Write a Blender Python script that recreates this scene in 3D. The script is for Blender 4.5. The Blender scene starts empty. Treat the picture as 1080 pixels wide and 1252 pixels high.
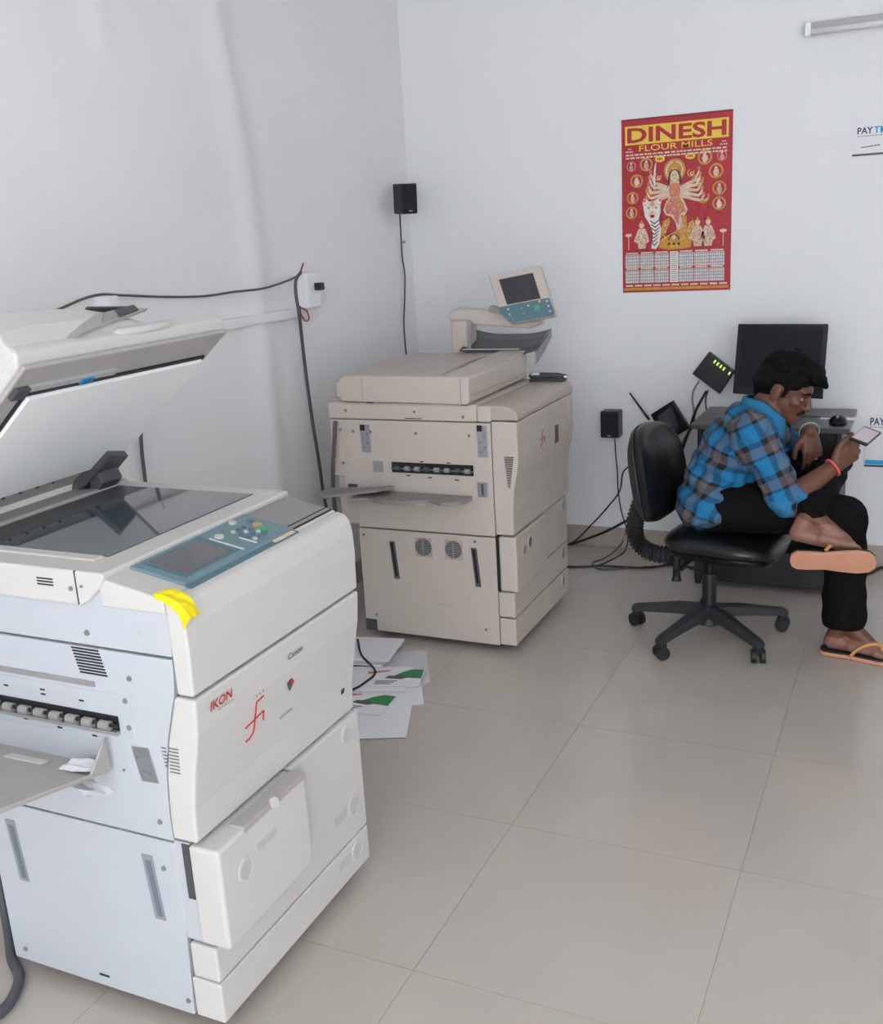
import bpy, bmesh, math, random
from mathutils import Vector, Matrix
random.seed(7)
PI = math.pi
COL = bpy.context.scene.collection
SC = bpy.context.scene

# ------------------------------------------------------------------ camera
CAM_Z = 1.55
FPX = 1250.0
R_RIGHT = Vector((0.90685724, 0.41752230, -0.05731547))
R_DOWN = Vector((0.06073214, -0.26405048, -0.96259490))
R_FWD = Vector((-0.41703902, 0.86945527, -0.26481312))
cam_d = bpy.data.cameras.new('camera'); cam = bpy.data.objects.new('camera', cam_d); COL.objects.link(cam)
cam_d.sensor_fit = 'HORIZONTAL'; cam_d.sensor_width = 36.0; cam_d.lens = FPX * 36.0 / 1080.0
cam_d.clip_start = 0.02
m3 = Matrix((R_RIGHT, -R_DOWN, -R_FWD)).transposed()
cam.matrix_world = Matrix.Translation((0, 0, CAM_Z)) @ m3.to_4x4()
SC.camera = cam

# ------------------------------------------------------------------ world: overcast daylight through the open shop front
w = bpy.data.worlds.new('world'); SC.world = w; w.use_nodes = True
bg = w.node_tree.nodes['Background']
bg.inputs[0].default_value = (0.92, 0.96, 1.0, 1); bg.inputs[1].default_value = 4.0
SC.view_settings.view_transform = 'Standard'; SC.view_settings.look = 'None'
SC.view_settings.gamma = 1.0; SC.view_settings.use_curve_mapping = False
SC.view_settings.exposure = 0.33

# ------------------------------------------------------------------ room dimensions
XL, XR, YB, YF, ZC = -2.33, 3.00, 4.70, -1.70, 3.05

def ray(u, v):
    return (R_RIGHT * ((u - 540) / FPX) + R_DOWN * ((v - 626) / FPX) + R_FWD)
def PY(u, v, y):                       # the point seen at a pixel, on the vertical plane at depth y
    d = ray(u, v); return Vector((0, 0, CAM_Z)) + d * (y / d.y)
def PX(u, v, x):                       # ... on the plane at x (left wall, copier fronts)
    d = ray(u, v); return Vector((0, 0, CAM_Z)) + d * (x / d.x)
def PZ(u, v, z=0.0):                   # ... on the horizontal plane at height z
    d = ray(u, v); return Vector((0, 0, CAM_Z)) + d * ((z - CAM_Z) / d.z)

# ------------------------------------------------------------------ materials
def lin(c):
    return tuple(((x / 255) / 12.92 if x / 255 <= .04045 else ((x / 255 + .055) / 1.055) ** 2.4) for x in c)
MATS = {}
def mat(name, rgb, rough=.5, metal=0.0, var=0.0, vscale=6.0, bump=0.0, bscale=60.0, coat=0.0, emit=None, estr=0.0, spec=.5, stain=None):
    if name in MATS: return MATS[name]
    m = bpy.data.materials.new(name); m.use_nodes = True; MATS[name] = m
    nt = m.node_tree; N = nt.nodes; L = nt.links; b = N['Principled BSDF']
    c = lin(rgb) + (1,)
    b.inputs['Base Color'].default_value = c
    b.inputs['Roughness'].default_value = rough; b.inputs['Metallic'].default_value = metal
    b.inputs['Coat Weight'].default_value = coat; b.inputs['Specular IOR Level'].default_value = spec
    tc = N.new('ShaderNodeTexCoord')
    if var or stain:
        t = N.new('ShaderNodeTexNoise'); t.inputs['Scale'].default_value = vscale; t.inputs['Detail'].default_value = 6
        L.new(tc.outputs['Object'], t.inputs['Vector'])
        mr = N.new('ShaderNodeMapRange'); mr.inputs[1].default_value = .3; mr.inputs[2].default_value = .7
        mr.inputs[3].default_value = 1 - var; mr.inputs[4].default_value = 1 + var * .4
        L.new(t.outputs['Fac'], mr.inputs[0])
        mx = N.new('ShaderNodeMix'); mx.data_type = 'RGBA'; mx.blend_type = 'MULTIPLY'; mx.inputs[0].default_value = 1
        mx.inputs[6].default_value = c; L.new(mr.outputs[0], mx.inputs[7])
        out = mx.outputs[2]
        if stain:                                     # sparse smudges of dirt
            s = N.new('ShaderNodeTexNoise'); s.inputs['Scale'].default_value = stain[1]; s.inputs['Detail'].default_value = 8
            s.inputs['Roughness'].default_value = .7
            L.new(tc.outputs['Object'], s.inputs['Vector'])
            r = N.new('ShaderNodeMapRange'); r.inputs[1].default_value = stain[2]; r.inputs[2].default_value = stain[2] + .12
            r.inputs[3].default_value = 0; r.inputs[4].default_value = stain[3]; L.new(s.outputs['Fac'], r.inputs[0])
            m2 = N.new('ShaderNodeMix'); m2.data_type = 'RGBA'; L.new(r.outputs[0], m2.inputs[0]); L.new(out, m2.inputs[6])
            m2.inputs[7].default_value = lin(stain[0]) + (1,); out = m2.outputs[2]
        L.new(out, b.inputs['Base Color'])
    if bump:
        t2 = N.new('ShaderNodeTexNoise'); t2.inputs['Scale'].default_value = bscale; t2.inputs['Detail'].default_value = 4
        L.new(tc.outputs['Object'], t2.inputs['Vector'])
        bp = N.new('ShaderNodeBump'); bp.inputs['Strength'].default_value = bump; bp.inputs['Distance'].default_value = .002
        L.new(t2.outputs['Fac'], bp.inputs['Height']); L.new(bp.outputs[0], b.inputs['Normal'])
    if emit:
        b.inputs['Emission Color'].default_value = lin(emit) + (1,); b.inputs['Emission Strength'].default_value = estr
    return m

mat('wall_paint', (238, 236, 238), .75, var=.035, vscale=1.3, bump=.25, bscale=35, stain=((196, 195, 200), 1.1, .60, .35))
mat('wall_back_paint', (234, 235, 237), .75, var=.025, vscale=1.1, bump=.2, bscale=35)
mat('ceiling_paint', (235, 235, 235), .8)
mat('tile', (190, 182, 173), .22, var=.05, vscale=3.0, coat=.25)
mat('grout', (172, 164, 156), .6)
mat('skirting_tile', (176, 166, 157), .3, var=.05, vscale=4)
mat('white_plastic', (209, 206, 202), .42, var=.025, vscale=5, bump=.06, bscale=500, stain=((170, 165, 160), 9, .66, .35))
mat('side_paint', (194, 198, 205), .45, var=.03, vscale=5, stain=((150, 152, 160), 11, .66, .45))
mat('beige_plastic', (196, 186, 177), .45, var=.03, vscale=5, stain=((150, 140, 132), 9, .66, .4))
mat('beige_top', (180, 169, 160), .4, var=.03, vscale=5)
mat('core_dark', (46, 46, 50), .6)
mat('dark_gap', (24, 25, 28), .6)
mat('grey_plastic', (150, 148, 147), .45, var=.04)
mat('tray_grey', (176, 172, 168), .5, var=.05, stain=((110, 106, 104), 12, .62, .4))
mat('torn_tray', (142, 138, 136), .55, var=.12, vscale=14)
mat('dark_grey', (78, 78, 82), .45, var=.05)
mat('teal', (112, 142, 152), .38, var=.04)
mat('teal_dark', (86, 118, 130), .38)
mat('lcd_grey', (98, 98, 102), .18, coat=.3)
mat('lcd_dark', (40, 42, 50), .12, coat=.4)
mat('metal', (176, 180, 184), .32, metal=.85)
mat('steel_dark', (110, 114, 120), .35, metal=.7)
mat('slot_grey', (146, 152, 160), .4)
mat('slot_blue', (112, 122, 134), .4)
mat('screw_grey', (128, 130, 134), .45)
mat('dial_grey', (196, 193, 190), .45)
mat('vent_grey', (120, 120, 124), .6)
mat('rubber', (26, 27, 30), .55)
mat('black_plastic', (26, 27, 31), .38, var=.06)
mat('black_gloss', (14, 15, 19), .28, spec=.22)
mat('screen_off', (22, 25, 33), .35, spec=.12)
mat('speaker_cloth', (26, 29, 35), .85, bump=.6, bscale=900)
mat('chair_vinyl', (20, 20, 22), .3, var=.15, vscale=9, bump=.25, bscale=70)
mat('chair_plastic', (46, 47, 50), .5, var=.1, vscale=12)
mat('desk_black', (26, 27, 30), .42, var=.08)
mat('desk_top', (88, 86, 88), .3, var=.06, vscale=3)
mat('paper', (232, 232, 236), .7)
mat('plate_white', (246, 246, 246), .55)
mat('kumkum', (158, 92, 86), .7)
mat('paper_grey', (206, 206, 210), .7)
mat('ink', (60, 62, 74), .7)
mat('green_print', (58, 130, 82), .6)
mat('red_print', (206, 120, 104), .65)
mat('cable_black', (30, 30, 33), .5)
mat('cable_grey', (84, 84, 88), .5)
mat('cable_olive', (128, 126, 104), .5)
mat('cable_pale', (176, 176, 176), .5)
mat('socket_white', (236, 238, 240), .35)
mat('red_wire', (150, 34, 44), .5)
mat('yellow_tape', (238, 216, 10), .5)
mat('red_ink', (196, 40, 52), .6)
mat('black_ink', (52, 52, 58), .6)
mat('faint_ink', (176, 172, 170), .6)
mat('cal_red', (178, 36, 50), .5, var=.08, vscale=5)
mat('cal_dark_red', (140, 26, 40), .5)
mat('cal_yellow', (236, 200, 70), .5)
mat('cal_gold', (204, 146, 60), .5, var=.2, vscale=30)
mat('cal_pale', (222, 190, 168), .55, var=.15, vscale=40)
mat('cal_cream', (228, 206, 178), .55, var=.2, vscale=50)
mat('cal_white', (226, 222, 218), .55)
mat('cal_black', (70, 52, 50), .55)
mat('cal_pink', (214, 120, 118), .55, var=.2, vscale=50)
mat('navy_print', (40, 54, 100), .6)
mat('cyan_print', (40, 170, 220), .6)
mat('led_green', (190, 220, 100), .4, emit=(190, 235, 100), estr=.7)
mat('skin', (104, 66, 51), .5, var=.06, vscale=14, bump=.08, bscale=220)
mat('foot_skin', (136, 97, 84), .5, var=.1, vscale=25)
mat('hair', (9, 8, 9), .75, bump=.8, bscale=160, spec=.15)
mat('trousers', (21, 18, 20), .9, var=.18, vscale=10, bump=.5, bscale=30, spec=.1)
mat('shirt_blue', (34, 116, 160), .8, var=.1, vscale=12, bump=.3, bscale=300)
mat('eye_white', (176, 160, 148), .3)
mat('eye_dark', (24, 16, 14), .2)
mat('lip', (112, 58, 52), .5)
mat('sole_tan', (208, 148, 120), .6, var=.08, vscale=20)
mat('strap_tan', (206, 146, 88), .5)
mat('thread_pink', (226, 92, 96), .6)
mat('silver', (200, 200, 196), .3, metal=.7)
mat('phone_black', (24, 24, 28), .3)
mat('phone_screen', (150, 140, 150), .15, emit=(215, 205, 215), estr=.22)
mat('button_green', (84, 160, 120), .4)
mat('button_pale', (206, 206, 196), .4)
mat('button_orange', (214, 160, 110), .4)

def glass_mat():
    m = bpy.data.materials.new('platen_glass'); m.use_nodes = True; MATS['platen_glass'] = m
    b = m.node_tree.nodes['Principled BSDF']
    b.inputs['Base Color'].default_value = lin((72, 84, 90)) + (1,); b.inputs['Roughness'].default_value = .04
    b.inputs['IOR'].default_value = 1.7; b.inputs['Coat Weight'].default_value = .6; b.inputs['Coat Roughness'].default_value = .02
glass_mat()

def plaid_mat():
    m = bpy.data.materials.new('plaid_cotton'); m.use_nodes = True; MATS['plaid_cotton'] = m
    nt = m.node_tree; N = nt.nodes; L = nt.links; b = N['Principled BSDF']
    b.inputs['Roughness'].default_value = .85
    at = N.new('ShaderNodeAttribute'); at.attribute_name = 'weave'
    sp = N.new('ShaderNodeSeparateXYZ'); L.new(at.outputs['Vector'], sp.inputs[0])
    def band(sock, period, off, stops):
        d = N.new('ShaderNodeMath'); d.operation = 'MULTIPLY_ADD'; d.inputs[1].default_value = 1 / period; d.inputs[2].default_value = off; L.new(sock, d.inputs[0])
        f = N.new('ShaderNodeMath'); f.operation = 'FRACT'; L.new(d.outputs[0], f.inputs[0])
        r = N.new('ShaderNodeValToRGB'); r.color_ramp.interpolation = 'CONSTANT'
        e = r.color_ramp.elements
        while len(e) < len(stops): e.new(.5)
        for k, (p, c) in enumerate(stops): e[k].position = p; e[k].color = lin(c) + (1,)
        L.new(f.outputs[0], r.inputs[0]); return r.outputs[0]
    BL, DK, GR, NV = (18, 112, 162), (20, 21, 29), (98, 92, 96), (24, 36, 50)
    a = band(sp.outputs[0], .128, .2, [(0, BL), (.36, DK), (.54, GR), (.84, NV)])
    c = band(sp.outputs[1], .122, .1, [(0, BL), (.36, DK), (.52, GR), (.80, DK), (.88, BL)])
    mx = N.new('ShaderNodeMix'); mx.data_type = 'RGBA'; mx.inputs[0].default_value = .5; L.new(a, mx.inputs[6]); L.new(c, mx.inputs[7])
    L.new(mx.outputs[2], b.inputs['Base Color'])
    tc = N.new('ShaderNodeTexCoord'); t2 = N.new('ShaderNodeTexNoise'); t2.inputs['Scale'].default_value = 22; t2.inputs['Detail'].default_value = 3
    L.new(tc.outputs['Object'], t2.inputs['Vector'])
    bp = N.new('ShaderNodeBump'); bp.inputs['Strength'].default_value = .7; bp.inputs['Distance'].default_value = .02
    L.new(t2.outputs['Fac'], bp.inputs['Height']); L.new(bp.outputs[0], b.inputs['Normal'])
plaid_mat()

def month_mat():                       # flat print: a month table with thin rules and rows of tiny numerals
    m = bpy.data.materials.new('month_print'); m.use_nodes = True; MATS['month_print'] = m
    nt = m.node_tree; N = nt.nodes; L = nt.links; b = N['Principled BSDF']; b.inputs['Roughness'].default_value = .6
    tc = N.new('ShaderNodeTexCoord'); mp = N.new('ShaderNodeMapping'); mp.inputs['Rotation'].default_value = (PI / 2, 0, 0)
    L.new(tc.outputs['Object'], mp.inputs[0])
    br = N.new('ShaderNodeTexBrick'); br.offset = 0; br.inputs['Scale'].default_value = 1
    br.inputs['Brick Width'].default_value = .0098; br.inputs['Row Height'].default_value = .0135; br.inputs['Mortar Size'].default_value = .0016
    br.inputs['Color1'].default_value = lin((225, 223, 222)) + (1,); br.inputs['Color2'].default_value = lin((206, 202, 204)) + (1,)
    br.inputs['Mortar'].default_value = lin((150, 140, 146)) + (1,)
    L.new(mp.outputs[0], br.inputs['Vector']); L.new(br.outputs['Color'], b.inputs['Base Color'])
month_mat()

# ------------------------------------------------------------------ object helpers
def root_of(o):
    p = Vector((0, 0, 0))
    while o: p += o.location; o = o.parent
    return p
def link_mesh(name, verts, faces, material, parent=None, smooth=False, bevel=0.0, seg=2, sharp=None):
    off = root_of(parent)
    me = bpy.data.meshes.new(name)
    me.from_pydata([tuple(Vector(v) - off) for v in verts], [], faces)
    bm = bmesh.new(); bm.from_mesh(me); bmesh.ops.recalc_face_normals(bm, faces=bm.faces); bm.to_mesh(me); bm.free()
    me.materials.append(MATS[material])
    if smooth:
        for p in me.polygons: p.use_smooth = True
        if sharp: me.set_sharp_from_angle(angle=math.radians(sharp))
    o = bpy.data.objects.new(name, me); COL.objects.link(o); o.parent = parent
    if bevel:
        b = o.modifiers.new('bevel', 'BEVEL'); b.width = bevel; b.segments = seg; b.limit_method = 'ANGLE'; b.angle_limit = math.radians(28)
    return o
def thing(name, label, cat, loc=(0, 0, 0), group=None):
    o = bpy.data.objects.new(name, None); COL.objects.link(o); o.location = loc; o.empty_display_size = .1
    o['label'] = label; o['category'] = cat
    if group: o['group'] = group
    return o
def tag(o, label, cat, group=None):
    o['label'] = label; o['category'] = cat
    if group: o['group'] = group
    return o
def struct(o): o['kind'] = 'structure'; return o
def stuff(o): o['kind'] = 'stuff'; return o
def base_shift(o):                     # put a single-mesh thing's origin at its own base
    me = o.data; xs = [v.co for v in me.vertices]
    c = Vector((sum(v.x for v in xs) / len(xs), sum(v.y for v in xs) / len(xs), min(v.z for v in xs)))
    me.transform(Matrix.Translation(-c)); o.location = o.location + c; return o

class MB:
    def __init__(s): s.v = []; s.f = []
    def add(s, v, f):
        n = len(s.v); s.v += [Vector(x) for x in v]; s.f += [tuple(i + n for i in q) for q in f]; return s
    def box(s, x0, x1, y0, y1, z0, z1):
        v = [(x, y, z) for z in (z0, z1) for y in (y0, y1) for x in (x0, x1)]
        return s.add(v, [(0, 1, 3, 2), (4, 6, 7, 5), (0, 4, 5, 1), (2, 3, 7, 6), (0, 2, 6, 4), (1, 5, 7, 3)])
    def obox(s, c, ax, ay, az):        # oriented box: centre and three half-axis vectors
        c, ax, ay, az = map(Vector, (c, ax, ay, az))
        v = [c + ax * i + ay * j + az * k for k in (-1, 1) for j in (-1, 1) for i in (-1, 1)]
        return s.add(v, [(0, 1, 3, 2), (4, 6, 7, 5), (0, 4, 5, 1), (2, 3, 7, 6), (0, 2, 6, 4), (1, 5, 7, 3)])
    def prism(s, pts, depth):          # polygon of 3-D points swept along a vector
        pts = [Vector(p) for p in pts]; d = Vector(depth); n = len(pts)
        return s.add(pts + [p + d for p in pts], [tuple(range(n))[::-1], tuple(range(n, 2 * n))] + [(i, (i + 1) % n, n + (i + 1) % n, n + i) for i in range(n)])
    def loft(s, rings, cap=True, close=False):
        n = len(rings[0]); v = [p for r in rings for p in r]; f = []
        m = len(rings); rr = range(m if close else m - 1)
        for i in rr:
            for j in range(n):
                a, b = i * n + j, i * n + (j + 1) % n; c, d = ((i + 1) % m) * n + (j + 1) % n, ((i + 1) % m) * n + j
                f.append((a, b, c, d))
        if cap and not close: f += [tuple(range(n))[::-1], tuple(range((m - 1) * n, m * n))]
        return s.add(v, f)
    def tube(s, pts, r, n=8):
        pts = [Vector(p) for p in pts]; rings = []; up = Vector((0, 0, 1)); prev = None
        for i, p in enumerate(pts):
            t = (pts[min(i + 1, len(pts) - 1)] - pts[max(i - 1, 0)])
            if t.length < 1e-9: t = Vector((0, 0, 1))
            t.normalize()
            if prev is None:
                a = t.orthogonal().normalized()
            else:
                a = prev - t * prev.dot(t)
                a = a.normalized() if a.length > 1e-6 else t.orthogonal().normalized()
            prev = a; b = t.cross(a); rr = r[i] if isinstance(r, (list, tuple)) else r
            rings.append([p + (a * math.cos(2 * PI * k / n) + b * math.sin(2 * PI * k / n)) * rr for k in range(n)])
        return s.loft(rings)
    def disc(s, c, nrm, r, th, n=20, r2=None):
        c = Vector(c); nrm = Vector(nrm).normalized(); a = nrm.orthogonal().normalized(); b = nrm.cross(a); r2 = r if r2 is None else r2
        r0 = [c + (a * math.cos(2 * PI * k / n) + b * math.sin(2 * PI * k / n)) * r for k in range(n)]
        r1 = [c + nrm * th + (a * math.cos(2 * PI * k / n) + b * math.sin(2 * PI * k / n)) * r2 for k in range(n)]
        return s.loft([r0, r1])
    def ring(s, c, nrm, ro, ri, th, n=24):
        c = Vector(c); nrm = Vector(nrm).normalized(); a = nrm.orthogonal().normalized(); b = nrm.cross(a)
        R = lambda r, h: [c + nrm * h + (a * math.cos(2 * PI * k / n) + b * math.sin(2 * PI * k / n)) * r for k in range(n)]
        return s.loft([R(ri, 0), R(ro, 0), R(ro, th), R(ri, th)], cap=False, close=True)
    def sphere(s, c, r, nu=12, nv=8):
        c = Vector(c); r = Vector((r, r, r)) if not hasattr(r, '__len__') else Vector(r)
        rings = []
        for i in range(nv + 1):
            th = PI * (i + .02) / (nv + .04)
            rings.append([c + Vector((r.x * math.sin(th) * math.cos(2 * PI * k / nu), r.y * math.sin(th) * math.sin(2 * PI * k / nu), r.z * math.cos(th))) for k in range(nu)])
        return s.loft(rings)
    def build(s, name, material, parent=None, **k): return link_mesh(name, s.v, s.f, material, parent, **k)

def box(name, x0, x1, y0, y1, z0, z1, m, parent=None, bevel=.003, **k):
    return MB().box(x0, x1, y0, y1, z0, z1).build(name, m, parent, bevel=bevel, **k)
def prism_y(name, poly, y0, y1, m, parent=None, bevel=.004, **k):        # (x, z) outline swept in y
    return MB().prism([(x, y0, z) for x, z in poly], (0, y1 - y0, 0)).build(name, m, parent, bevel=bevel, **k)
def prism_x(name, poly, x0, x1, m, parent=None, bevel=.004, **k):        # (y, z) outline swept in x
    return MB().prism([(x0, y, z) for y, z in poly], (x1 - x0, 0, 0)).build(name, m, parent, bevel=bevel, **k)
def spline(pts, n=10):
    P = [Vector(p) for p in pts]; P = [P[0] * 2 - P[1]] + P + [P[-1] * 2 - P[-2]]; out = []
    for i in range(1, len(P) - 2):
        for k in range(n):
            t = k / n
            out.append(.5 * ((2 * P[i]) + (P[i + 1] - P[i - 1]) * t + (2 * P[i - 1] - 5 * P[i] + 4 * P[i + 1] - P[i + 2]) * t * t + (3 * P[i] - P[i - 1] - 3 * P[i + 1] + P[i + 2]) * t ** 3))
    return out + [P[-2]]
def cable(name, pts, r, m, label=None, parent=None, group=None, n=8):
    o = MB().tube(spline(pts, n), r, 8).build(name, m, parent, smooth=True)
    if label: base_shift(o); tag(o, label, 'cable', group)
    return o
def lettering(name, text, origin, right, up, width, height, m, parent, thick=.0006, bold=0.0, depth_dir=None):
    cu = bpy.data.curves.new(name, 'FONT'); cu.body = text; cu.size = 1; cu.offset = bold; cu.resolution_u = 3
    t = bpy.data.objects.new(name, cu); COL.objects.link(t)
    dg = bpy.context.evaluated_depsgraph_get(); dg.update()
    me = bpy.data.meshes.new_from_object(t.evaluated_get(dg)); bpy.data.objects.remove(t)
    xs = [v.co.x for v in me.vertices]; ys = [v.co.y for v in me.vertices]
    x0, x1, y0, y1 = min(xs), max(xs), min(ys), max(ys)
    right = Vector(right).normalized(); up = Vector(up).normalized(); n = right.cross(up); off = root_of(parent)
    for v in me.vertices:
        a = (v.co.x - x0) / (x1 - x0) * width; b = (v.co.y - y0) / (y1 - y0) * height
        v.co = Vector(origin) + right * a + up * b + n * thick - off
    me.materials.clear(); me.materials.append(MATS[m])
    o = bpy.data.objects.new(name, me); COL.objects.link(o); o.parent = parent; return o

def fine_rows(name, origin, right, up, width, height, n, m, parent, thick=.0006):
    right = Vector(right).normalized(); up = Vector(up).normalized(); nr = right.cross(up); o = Vector(origin) + nr * thick
    rnd = random.Random(n * 31 + int(width * 1e4)); ws = [rnd.uniform(.6, 1.6) for _ in range(n)]; tot = sum(ws); x = 0; mb = MB()
    for w_ in ws:
        a = x / tot * width; b = (x + w_ * .78) / tot * width; x += w_
        mb.prism([o + right * a, o + right * b, o + right * b + up * height, o + right * a + up * height], nr * .0003)
    return stuff(mb.build(name, m, parent))

# ------------------------------------------------------------------ room shell
fl = struct(box('floor', XL - .1, XR + .1, YF - .1, YB + .1, -.12, -.0015, 'grout', bevel=0))
full = None
TX, TY, TS, G = -.325, 1.65, .60, .0007
ix0, ix1 = math.floor((XL - TX) / TS), math.ceil((XR - TX) / TS)
iy0, iy1 = math.floor((YF - TY) / TS), math.ceil((YB - TY) / TS)
for i in range(ix0, ix1):
    for j in range(iy0, iy1):
        x0, x1 = TX + i * TS, TX + (i + 1) * TS; y0, y1 = TY + j * TS, TY + (j + 1) * TS
        cx0, cx1, cy0, cy1 = max(x0, XL), min(x1, XR), max(y0, YF), min(y1, YB)
        if cx1 - cx0 < .02 or cy1 - cy0 < .02: continue
        whole = abs((cx1 - cx0) - TS) < 1e-5 and abs((cy1 - cy0) - TS) < 1e-5
        if whole and full:
            o = bpy.data.objects.new('floor_tile', full.data); COL.objects.link(o); o.parent = fl
        else:
            hx, hy = (cx1 - cx0) / 2 - G, (cy1 - cy0) / 2 - G
            o = MB().box(-hx, hx, -hy, hy, -.01, 0).build('floor_tile', 'tile')
            o.parent = fl
            if whole: full = o
        o.location = ((cx0 + cx1) / 2, (cy0 + cy1) / 2, random.uniform(-.0004, 0))

# left wall with its plaster hump and waviness
def wall_left():
    ys = [YF - .1 + (YB - YF + .1) * k / 260 for k in range(261)]; zs = [ZC * k / 110 for k in range(111)]
    def dep(y, z):
        yc = 3.33 - max(0, z - 1.75) * .16
        return .020 * math.exp(-((y - yc) / .08) ** 2) + .006 * (1 / (1 + math.exp((y - yc) / .05))) + .0015 * math.sin(y * 3.1 + z * 2.2) + .008 * math.exp(-((y - 3.55) / .09) ** 2 - ((z - 1.97) / .05) ** 2) + .0035 * math.exp(-((z - 2.03 + .02 * math.sin(y * 4)) / .03) ** 2) + .007 * math.exp(-((y - 2.65) / .05) ** 4 - ((z - 2.2) / .07) ** 4)
    V = [(XL + dep(y, z), y, z) for z in zs for y in ys]; n = len(ys)
    F = [(r * n + c, r * n + c + 1, (r + 1) * n + c + 1, (r + 1) * n + c) for r in range(len(zs) - 1) for c in range(n - 1)]
    k = len(V); V += [(XL - .12, ys[0], 0), (XL - .12, ys[-1], 0), (XL - .12, ys[-1], ZC), (XL - .12, ys[0], ZC)]
    F += [(k, k + 1, k + 2, k + 3), (0, n - 1, k + 1, k), ((len(zs) - 1) * n, k + 3, k + 2, len(zs) * n - 1)]
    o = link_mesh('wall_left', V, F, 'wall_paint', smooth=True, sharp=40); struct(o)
wall_left()
struct(box('wall_back', XL - .12, XR + .12, YB, YB + .12, 0, ZC, 'wall_back_paint', bevel=0))
struct(box('wall_right', XR, XR + .12, YF - .1, YB, 0, ZC, 'wall_back_paint', bevel=0))
struct(box('ceiling', XL - .12, XR + .12, YF - .1, YB + .12, ZC, ZC + .12, 'ceiling_paint', bevel=0))
struct(box('baseboard_back', XL, XR, YB - .011, YB, 0, .10, 'skirting_tile', bevel=.002))
struct(box('baseboard_left', XL - .01, XL + .022, YF, YB - .011, 0, .10, 'skirting_tile', bevel=.002))
struct(box('baseboard_right', XR - .011, XR, YF, YB - .011, 0, .10, 'skirting_tile', bevel=.002))
struct(box('wall_front_unseen', XL - .12, XR + .12, YF - .22, YF - .1, 2.80, ZC + .12, 'wall_back_paint', bevel=0))
struct(box('wall_front_unseen', XL - .12, -1.05, YF - .22, YF - .1, 0, 2.80, 'wall_back_paint', bevel=0))  # unseen left stretch, added to hold direct daylight off the white copier's side

# ------------------------------------------------------------------ shared copier pieces
def screw(parent, c, nrm, r=.0045):
    return MB().disc(c, nrm, r, .003, 12, r * .8).build('screw', 'screw_grey', parent)
def caster(parent, x, y, r=.022):
    MB().tube([(x, y - .012, r), (x, y + .012, r)], r, 16).box(x - .006, x + .006, y - .016, y + .016, r, .05).build('caster', 'rubber', parent)
def vents(parent, rows, nrm_y, name='vent_grille', m='dark_gap'):
    mb = MB()
    for (x0, x1, z0, z1) in rows: mb.box(x0, x1, nrm_y - .0012, nrm_y + .004, z0, z1)
    return stuff(mb.build(name, m, parent))
def strokes(name, pts_list, nrm, r, m, parent):
    mb = MB()
    for pts in pts_list: mb.tube(spline(pts, 6), r, 6)
    return mb.build(name, m, parent)

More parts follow.
